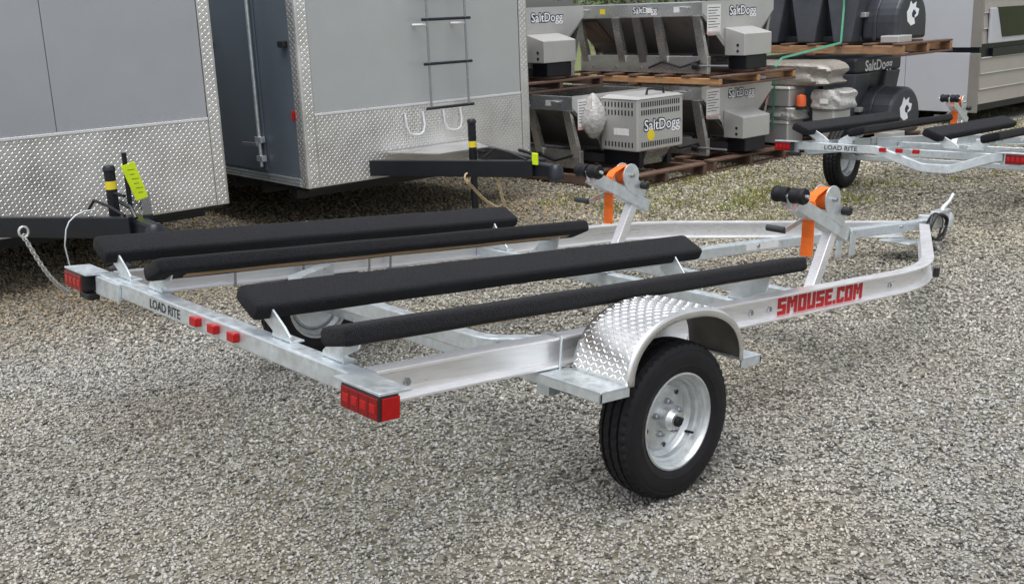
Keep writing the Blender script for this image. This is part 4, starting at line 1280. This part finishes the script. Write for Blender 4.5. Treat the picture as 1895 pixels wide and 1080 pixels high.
        for dz in (0.20, 0.255):
            B(MB().lathe([(0.001, -0.004), (0.014, -0.004), (0.014, 0.0)], (x1 + 0.16, ca, z0 + dz), 1, 12), 'knob', 'black_plastic', smooth=True)
        B(MB().box(x1 + 0.01, x1 + 0.22, yc - 0.16, yc + 0.16, z0 + 0.03, z0 + 0.158), 'gearbox', 'black_paint', bevel=0.01)
        B(MB().tube([(x1 - 0.16, y0 + 0.095, z0 + 0.075), (x1 + 0.22, y0 + 0.095, z0 + 0.080)], 0.010, 8), 'shaft', 'bolt_steel', smooth=True)
        B(MB().lathe([(0.001, -0.03), (0.034, -0.03), (0.034, 0.03), (0.001, 0.03)], (x1 - 0.14, y0 + 0.09, z0 + 0.075), 0, 14), 'bearing', 'black_plastic', smooth=True)
        B(MB().bar((x1 - 0.06, y0 + 0.12, z0 + 0.36), (x1 + 0.12, y0 + 0.12, z0 + 0.375), 0.03, 0.03), 'tie_bar', 'stainless_pale', bevel=0.003)
    if housing:
        # perforated engine housing with carry handle
        hx0, hx1, ha, hb_ = -3.56, -3.12, 4.58, 5.20
        za, zb_ = 0.30, 0.755
        hs_ = B(MB().box(hx0, hx1, ha, hb_, za, zb_), 'engine_housing', 'stainless_pale', bevel=0.012)
        B(MB().hexa([(hx0 - .01, ha - .01, zb_ + .001), (hx1 + .012, ha - .01, zb_ + .001), (hx1 + .012, hb_ + .01, zb_ + .001), (hx0 - .01, hb_ + .01, zb_ + .001)],
                    [(hx0 + .05, ha + .05, zb_ + .035), (hx1 - .02, ha + .05, zb_ + .022), (hx1 - .02, hb_ - .05, zb_ + .022), (hx0 + .05, hb_ - .05, zb_ + .035)]), 'lid', 'stainless_pale', hs_, bevel=0.006)
        B(MB().tube([(hx1 - 0.09, 4.80, zb_ + 0.02), (hx1 - 0.09, 4.82, zb_ + 0.075), (hx1 - 0.09, 5.02, zb_ + 0.075), (hx1 - 0.09, 5.04, zb_ + 0.02)], 0.011, 8), 'carry_handle', 'black_plastic', hs_, smooth=True)
        for zz in (0.685, 0.615, 0.335):
            for i in range(18):
                yy = ha + 0.06 + (hb_ - ha - 0.12) * i / 17
                B(MB().box(hx1 - 0.002, hx1 + 0.0012, yy - 0.008, yy + 0.008, zz, zz + 0.045), 'vent_slot', 'black_plastic', hs_)
        for zz in (0.685, 0.615, 0.335):
            for i in range(9):
                xx = hx0 + 0.06 + (hx1 - hx0 - 0.12) * i / 8
                B(MB().box(xx - 0.008, xx + 0.008, ha - 0.0012, ha + 0.002, zz, zz + 0.045), 'vent_slot', 'black_plastic', hs_)
        wordmark((hx1 + 0.0006, 4.91, 0.518), (0, 1, 0), (0, 0, 1), 0.135, hs_, off)
        B(MB().lathe([(0.001, 0.0025), (0.05, 0.0025), (0.05, 0.0002)], (hx1, 4.76, 0.435), 0, 20), 'round_sticker', 'yellow_sticker', hs_)
        B(MB().box(hx0 + 0.16, hx0 + 0.34, ha - 0.0022, ha - 0.0003, 0.44, 0.50), 'paper_label', 'paper', hs_)
        B(MB().box(x1 + 0.02, hx1 - 0.05, 4.66, 4.72, z0 + 0.02, 0.2995), 'housing_leg', 'black_paint', hs_, bevel=0.004)
        B(MB().box(x1 + 0.02, hx1 - 0.05, 5.04, 5.10, z0 + 0.02, 0.2995), 'housing_leg', 'black_paint', hs_, bevel=0.004)
        B(MB().hexa([(-3.45, 4.74, z0 + 0.03), (-3.22, 4.74, z0 + 0.03), (-3.22, 5.02, z0 + 0.03), (-3.45, 5.02, z0 + 0.03)],
                    [(-3.52, 4.723, 0.2995), (-3.13, 4.723, 0.2995), (-3.13, 5.037, 0.2995), (-3.52, 5.037, 0.2995)]), 'discharge_chute', 'stainless', hs_)
        # plastic bag tied to the housing
        prf = [(0.001, 0.0), (0.05, 0.02), (0.10, 0.10), (0.115, 0.18), (0.09, 0.28), (0.045, 0.36), (0.02, 0.40), (0.001, 0.41)]
        B(MB().lathe(prf, (-3.575, 4.50, 0.40), 2, 14, mod=lambda i, k, rr: rr * (1 + 0.22 * math.sin(i * 2.3 + k * 1.1) + 0.12 * math.sin(i * 5.1 + k))), 'plastic_bag', 'bag_film', hs_, smooth=True, auto=60)
    return root


pallet(-4.95, -3.02, 5.53, 6.70, 0.0, 'dark weathered pallet on the grass under the lower right steel spreader', 'pallet_wood_dark')
hopper_spreader(-3.20, 5.57, 0.13, 'lower steel hopper spreader on a ground pallet beside the white vented housing')
pallet(-5.05, -2.95, 5.50, 6.72, 0.797, 'orange tinted pallet lying on top of a steel spreader', 'fresh_wood', h=0.10, n=7, facewood='pallet_wood_dark')
hopper_spreader(-3.20, 5.57, 0.90, 'upper steel hopper spreader with dark sloping side on the orange pallet')
pallet(-5.50, -2.98, 4.25, 5.38, 0.0, 'dark weathered pallet under the white vented housing', 'pallet_wood_dark')
hopper_spreader(-3.62, 4.28, 0.13, 'steel spreader with white vented engine housing and carry handle', housing=True, chute=False)
pallet(-6.0, -4.15, 4.10, 5.25, 0.797, 'broken pallet beneath the steel spreader next to the ladder trailer', 'pallet_wood_dark', h=0.10)
hopper_spreader(-4.40, 4.14, 0.90, 'steel spreader half hidden behind the ladder trailer above the vented housing')


# ---------------------------------------------------------------- black poly spreaders
def poly_spreader(x1, y0, z0, label, L=1.75, W=0.90, Ht=0.72, words=False):
    x0, y1, yc = x1 - L, y0 + W, y0 + W / 2
    root = empty('poly_spreader', (x1 - L / 2, yc, z0), (0, 0, 0), label, 'salt spreader', 'black plastic spreaders')
    off = Vector(root.location)

    def B(mb, name, m_, par=None, **k):
        mb.v = [(v[0] - off.x, v[1] - off.y, v[2] - off.z) for v in mb.v]
        return mb.build(name, m_, par or root, **k)
    xe = x1 - 0.42
    zr = z0 + Ht - 0.15
    B(MB().box(x0, xe + 0.10, y0, y1, zr, z0 + Ht), 'rim', 'poly_black', bevel=0.03, seg=3)
    B(MB().hexa([(x0 + 0.12, yc - 0.18, z0 + 0.04), (xe - 0.08, yc - 0.18, z0 + 0.04), (xe - 0.08, yc + 0.18, z0 + 0.04), (x0 + 0.12, yc + 0.18, z0 + 0.04)],
                [(x0 + 0.02, y0 + 0.05, zr + 0.002), (xe + 0.06, y0 + 0.05, zr + 0.002), (xe + 0.06, y1 - 0.05, zr + 0.002), (x0 + 0.02, y1 - 0.05, zr + 0.002)]), 'hopper', 'poly_black', bevel=0.02)
    for s, ys in ((-1, y0), (1, y1)):
        for xa in (x0 + 0.16, x0 + 0.62, x0 + 1.05):
            w0, w1 = 0.42, 0.20
            c = xa + 0.17
            yo, yi = ys - s * 0.01, ys - s * 0.30
            B(MB().hexa([(c - w1 / 2, yo, z0), (c + w1 / 2, yo, z0), (c + w1 / 2, yi, z0), (c - w1 / 2, yi, z0)],
                        [(c - w0 / 2, yo, zr - 0.002), (c + w0 / 2, yo, zr - 0.002), (c + w0 / 2, yi, zr - 0.002), (c - w0 / 2, yi, zr - 0.002)]), 'pillar', 'poly_grey', bevel=0.015)
    B(MB().box(x0 + 0.02, xe + 0.02, yc - 0.28, yc + 0.28, z0 + 0.0, z0 + 0.06), 'base', 'poly_black', bevel=0.01)
    # rounded motor cover at the end
    pr = []
    for i in range(15):
        a = math.pi * i / 14
        pr.append((yc - 0.30 * math.cos(a), z0 + 0.20 + 0.30 * math.sin(a)))
    pr = [(yc - 0.30, z0 + 0.02)] + pr + [(yc + 0.30, z0 + 0.02)]
    cv = B(MB().prism(pr, 0, xe + 0.03, x1), 'motor_cover', 'poly_black', bevel=0.035, seg=3)
    pr2 = [(yc + (p[0] - yc) * 1.05, z0 + 0.02 + (p[1] - z0 - 0.02) * 1.03) for p in pr]
    B(MB().prism(pr2, 0, xe + 0.16, xe + 0.20), 'cover_band', 'poly_black', cv, bevel=0.008)
    # white emblem blot on the cover end
    em = [(-0.10, -0.08), (-0.03, -0.13), (0.05, -0.11), (0.03, -0.05), (0.10, -0.02), (0.12, 0.05), (0.05, 0.07), (0.06, 0.13), (-0.01, 0.10), (-0.05, 0.14), (-0.08, 0.06), (-0.12, 0.02)]
    B(MB().prism([(yc + a, z0 + 0.27 + b * 0.9) for a, b in em], 0, x1 + 0.0005, x1 + 0.003), 'emblem', 'decal_white', cv)
    B(MB().prism([(yc + a * 0.35 + 0.02, z0 + 0.27 + b * 0.32) for a, b in em], 0, x1 + 0.0032, x1 + 0.0045), 'emblem_detail', 'decal_blue', cv)
    # foot bracket
    B(MB().box(x1 - 0.10, x1 + 0.10, y0 + 0.02, y0 + 0.28, z0, z0 + 0.07), 'foot_bracket', 'stainless_pale', bevel=0.008)
    B(MB().box(xe - 0.02, xe + 0.10, y0 + 0.10, y0 + 0.20, z0 + 0.25, z0 + 0.30), 'hinge', 'stainless_pale', bevel=0.008)
    if words:
        text_part('lettering', 'SaltDogg', Vector((xe + 0.103, yc - 0.02, z0 + Ht - 0.085)) - off, (0, 1, 0), (0, 0, 1), 0.15, 'decal_white', root, 0.02)
    return root


pallet(-4.3, -2.55, 7.55, 8.50, 0.0, 'dark pallet under the lower black plastic spreader', 'pallet_wood_dark')
poly_spreader(-2.50, 7.60, 0.13, 'lower black plastic spreader with white lettering on its rim', words=True, Ht=0.80)
pallet(-4.35, -2.28, 7.52, 8.54, 0.965, 'pallet between the two black plastic spreaders', 'pallet_wood', h=0.125, n=7, facewood='pallet_wood_dark')
poly_spreader(-2.48, 7.60, 1.09, 'upper black plastic spreader bound with a green strap')
# green strapping band over the upper spreader and pallet
bd = MB()
pth = [(-3.00, 7.585, 1.86), (-2.98, 7.58, 1.45), (-2.95, 7.50, 1.10), (-3.22, 6.86, 0.98), (-3.24, 6.79, 0.90), (-3.25, 6.785, 0.55), (-3.26, 6.785, 0.30)]
for a, b in zip(pth, pth[1:]):
    bd.bar(a, b, 0.022, 0.003, (0, 1, 0.1))
tag(bd.build('strapping_band', 'green_strap'), 'green strapping band hanging down the black spreader and wrapped boxes', 'strap')


# ---------------------------------------------------------------- boxed goods between the stacks
def goods(x0, x1, y0, y1, z0, z1, label, m_, cat='box', skew=0.0):
    root = empty('wrapped_box', ((x0 + x1) / 2, (y0 + y1) / 2, z0), (0, 0, skew), label, cat)
    hx, hy, h = (x1 - x0) / 2, (y1 - y0) / 2, z1 - z0
    MB().box(-hx, hx, -hy, hy, 0, h * 0.86).build('carton', m_, root, False, 0.012, 2)
    MB().hexa([(-hx - .008, -hy - .008, h * .862), (hx + .008, -hy - .008, h * .862), (hx + .008, hy + .008, h * .862), (-hx - .008, hy + .008, h * .862)],
              [(-hx + .01, -hy + .01, h), (hx - .01, -hy + .01, h), (hx - .01, hy - .01, h), (-hx + .01, hy - .01, h)]).build('lid', m_, root, False, 0.008, 2)
    return root


def bundle(x0, x1, y0, y1, z0, z1, label, m_='wrap_film', seed=0):
    """crumpled goods under stretch film: a lumpy rounded block bound with a band"""
    rng = random.Random(seed)
    hx, hy, h = (x1 - x0) / 2, (y1 - y0) / 2, z1 - z0
    root = empty('wrapped_bundle', ((x0 + x1) / 2, (y0 + y1) / 2, z0), (0, 0, rng.uniform(-.12, .12)), label, 'bundle')
    nu, nv = 36, 9
    ph = [rng.uniform(0, 6.28) for _ in range(6)]
    vs, fs = [], []
    for j in range(nv + 1):
        t = j / nv
        for i in range(nu):
            a = 2 * math.pi * i / nu
            c, s_ = math.cos(a), math.sin(a)
            kx = math.copysign(abs(c) ** 0.35, c)
            ky = math.copysign(abs(s_) ** 0.35, s_)
            w = 1 - 0.05 * abs(math.sin(3 * a + ph[0] + 4 * t)) - 0.07 * math.sin(5 * t + ph[1] + a) ** 2 - 0.03 * math.sin(9 * a + ph[2])
            if j in (0, nv): w *= 0.93
            vs.append((hx * kx * w, hy * ky * w, h * (t + (0.05 * math.sin(2 * a + ph[3]) * t if t < 1 else 0.04 * math.sin(2 * a + ph[3])))))
    fs = [(j * nu + i, j * nu + (i + 1) % nu, (j + 1) * nu + (i + 1) % nu, (j + 1) * nu + i) for j in range(nv) for i in range(nu)]
    fs += [tuple(range(nu))[::-1], tuple(range(nv * nu, (nv + 1) * nu))]
    MB().add(vs, fs).build('film', m_, root, True, auto=35)
    MB().box(-hx * .25, hx * .25, -hy * 1.01, -hy * 0.985, h * .3, h * .55).build('paper_label', 'paper', root)
    return root


pallet(-4.7, -3.05, 6.80, 7.42, 0.0, 'narrow dark pallet under the wrapped goods', 'pallet_wood_dark', n=5)
goods(-3.42, -3.10, 6.82, 7.10, 0.126, 0.36, 'pale steel box on the narrow pallet behind the red tail light', 'stainless_pale')
bundle(-4.10, -3.50, 6.86, 7.40, 0.126, 0.56, 'brown film bundle at the back of the narrow pallet', 'wrap_film', 2)
bundle(-3.40, -3.04, 6.82, 7.16, 0.361, 0.49, 'crumpled white film bundle between two pale steel boxes', 'bag_film', 3)
goods(-3.42, -3.10, 6.82, 7.12, 0.50, 0.70, 'pale steel box on top of the crumpled white bundle', 'stainless_pale', skew=0.05)
bundle(-2.98, -2.68, 7.02, 7.34, 0.0, 0.34, 'tan wrapped bundle standing on the gravel beside the lower black spreader', 'wrap_film', 4)
goods(-2.96, -2.70, 7.04, 7.32, 0.345, 0.47, 'small pale steel box on the tan wrapped bundle', 'stainless_pale', skew=-0.08)
bundle(-3.0, -2.62, 7.0, 7.36, 0.475, 0.66, 'torn white film bundle above the small pale steel box', 'bag_film', 5)
bundle(-4.6, -2.72, 6.84, 7.40, 0.705, 0.93, 'long film wrapped bundle under the green strapping', 'wrap_film', 6)
cap = empty('orange_lamp', (-3.02, 6.93, 0.475), (0, 0, 0), 'small orange warning lamp among the wrapped boxes', 'lamp')
MB().lathe([(0.001, 0.0), (0.06, 0.0), (0.06, 0.03), (0.05, 0.031)], (0, 0, 0), 2, 16).build('lamp_base', 'black_plastic', cap, True)
MB().lathe([(0.05, 0.031), (0.05, 0.10), (0.042, 0.135), (0.001, 0.15)], (0, 0, 0), 2, 16).build('lamp_dome', 'orange_cap', cap, True)


# ---------------------------------------------------------------- camper at the back
def camper():
    xf, yn = -2.72, 10.10
    root = empty('camper_trailer', (xf - 1.2, yn + 3, 0), (0, 0, 0), 'white fronted camper trailer with taupe ribbed side and black belt line', 'camper')
    off = Vector(root.location)

    def B(mb, name, m_, par=None, **k):
        mb.v = [(v[0] - off.x, v[1] - off.y, v[2] - off.z) for v in mb.v]
        return mb.build(name, m_, par or root, **k)
    zb, top, x0, y1 = 0.16, 2.9, xf - 2.35, yn + 6.0
    belt0, belt1 = 0.855, 0.915
    B(MB().box(x0 + 0.02, xf - 0.02, yn + 0.02, y1, zb + 0.02, top), 'core', 'black_paint')
    # white end: lower doors and upper panel
    B(MB().box(x0, xf - 0.12, yn, yn + 0.019, belt1, top - 0.02), 'upper_panel', 'camper_white', bevel=0.006)
    for a, b in ((x0, xf - 0.93), (xf - 0.925, xf - 0.12)):
        B(MB().box(a, b, yn, yn + 0.019, zb + 0.0, belt0), 'storage_door', 'camper_white', bevel=0.006)
    B(MB().box(xf - 1.02, xf - 0.80, yn - 0.012, yn - 0.0005, 1.29, 1.40), 'latch', 'black_plastic', bevel=0.01)
    B(MB().box(xf - 0.119, xf + 0.004, yn - 0.004, yn + 0.019, zb, belt0 - 0.004), 'corner_post', 'camper_trim', bevel=0.004)
    B(MB().box(xf - 0.119, xf + 0.004, yn - 0.004, yn + 0.019, belt1 + 0.004, top), 'corner_post', 'camper_trim', bevel=0.004)
    # taupe side: ribbed boards
    y0 = yn + 0.0195
    z = zb + 0.10
    k = 0
    while z < top - 0.15:
        h = 0.175
        if not (z < belt1 and z + h > belt0):
            B(MB().hexa([(xf - 0.0195, y0, z), (xf + 0.012, y0, z), (xf + 0.012, y1, z), (xf - 0.0195, y1, z)],
                        [(xf - 0.0195, y0, z + h - 0.006), (xf, y0, z + h - 0.006), (xf, y1, z + h - 0.006), (xf - 0.0195, y1, z + h - 0.006)]), 'side_board', 'camper_taupe', bevel=0.002, seg=1)
            B(MB().box(xf - 0.019, xf + 0.016, y0, y1, z + h - 0.0055, z + h + 0.0045), 'bead', 'trim_white')
            z += h + 0.005
        else:
            z = belt1 + 0.04
    B(MB().box(xf - 0.0195, xf + 0.02, y0 + 0.26, y1, belt1 - 0.12, belt1 - 0.02), 'belt_recess', 'black_paint')
    # window with white surround
    fr = B(MB().box(xf + 0.0165, xf + 0.05, y0 + 0.10, y0 + 1.60, 0.955, 1.36), 'window', 'camper_white', bevel=0.01)
    B(MB().hexa([(xf + 0.03, y0 + 0.40, 1.02), (xf + 0.058, y0 + 0.40, 1.02), (xf + 0.058, y0 + 1.60, 1.02), (xf + 0.03, y0 + 1.60, 1.02)],
                [(xf + 0.03, y0 + 0.24, 1.365), (xf + 0.058, y0 + 0.24, 1.365), (xf + 0.058, y0 + 1.62, 1.365), (xf + 0.03, y0 + 1.62, 1.365)]), 'pane', 'dark_glass', fr)
    for yy in (yn + 3.2, yn + 4.1):
        B(MB().lathe([(0.19, -0.09), (0.30, -0.10), (0.34, -0.07), (0.34, 0.07), (0.30, 0.10), (0.19, 0.09), (0.18, 0.03), (0.001, 0.03)], (xf - 0.10, yy, 0.34), 0, 32), 'wheel', 'rubber', smooth=True)
    B(MB().box(x0 + 0.3, xf - 0.35, yn + 0.5, y1, 0.10, zb + 0.02), 'chassis', 'black_paint')
    for xx in (x0 + 0.3, xf - 0.4):
        B(MB().box(xx - 0.04, xx + 0.04, yn + 0.40, yn + 0.48, 0.0, zb + 0.03), 'stabilizer_leg', 'black_paint')


camper()


# ---------------------------------------------------------------- trees beyond the lot
def tree(x, y, h, rad, label, seed):
    rng = random.Random(seed)
    root = empty('tree', (x, y, 0), (0, 0, 0), label, 'tree', 'trees beyond the lot')
    tr = MB()
    tr.tube([(0, 0, -0.05), (0.05, 0.03, h * .25), (-0.04, 0.06, h * .5), (0, 0, h * .85)], [h * .035, h * .028, h * .02, h * .006], 9)
    clumps = []
    for i in range(26):
        a, t = rng.uniform(0, 6.28), rng.uniform(0.15, 1)
        rr = rad * math.sin(math.pi * (0.12 + 0.8 * t)) * rng.uniform(0.35, 0.95)
        c = (rr * math.cos(a), rr * math.sin(a), h * (0.10 + 0.85 * t))
        clumps.append((c, rad * rng.uniform(0.22, 0.42)))
        if i < 12:
            tr.tube([(0, 0, c[2] * .6), (c[0] * .5, c[1] * .5, c[2] * .85), c], [h * .012, h * .008, h * .003], 6)
    tr.build('trunk', 'bark', root, True)
    V, Fc, T = [], [], []
    for (c, cr) in clumps:
        tn = rng.uniform(0.65, 1.35)
        for _ in range(150):
            d = Vector((rng.gauss(0, 1), rng.gauss(0, 1), rng.gauss(0, 1))).normalized() * cr * rng.uniform(0.5, 1.05)
            p = Vector(c) + d
            s_ = rng.uniform(0.05, 0.11)
            a1 = Vector((rng.gauss(0, 1), rng.gauss(0, 1), rng.gauss(0, 1))).normalized()
            a2 = a1.orthogonal().normalized()
            k = len(V)
            V += [p - a1 * s_, p + a2 * s_ * .5, p + a1 * s_, p - a2 * s_ * .5]
            Fc.append((k, k + 1, k + 2, k + 3))
            q = tn * rng.uniform(0.75, 1.25)
            T += [(q, q, q * .9, 1)] * 4
    me = bpy.data.meshes.new('crown')
    me.from_pydata(V, [], Fc)
    at = me.attributes.new('tone', 'FLOAT_COLOR', 'POINT')
    at.data.foreach_set('color', [c for t in T for c in t])
    me.materials.append(MAT['leaf'])
    o = bpy.data.objects.new('crown', me)
    col.objects.link(o)
    o.parent = root


random.seed(11)
names = ['round green tree far beyond the spreaders', 'broad low tree in the field past the spreaders', 'tall tree at the edge of the field', 'bushy tree standing behind the cargo trailers',
         'small tree far past the camper', 'dense tree at the back of the field']
for i, (x, y, h, rad) in enumerate([(-22, 27, 6, 3.2), (-27, 29, 7, 3.6), (-18, 30, 6.5, 3.2), (-32, 24, 7, 3.6), (-12, 33, 6, 3.0), (-24, 35, 8, 4.0)]):
    tree(x, y, h, rad, names[i], i + 3)

# ---------------------------------------------------------------- render settings
scn.render.engine = 'CYCLES'
scn.render.resolution_x, scn.render.resolution_y = 1024, 583
scn.cycles.max_bounces = 6
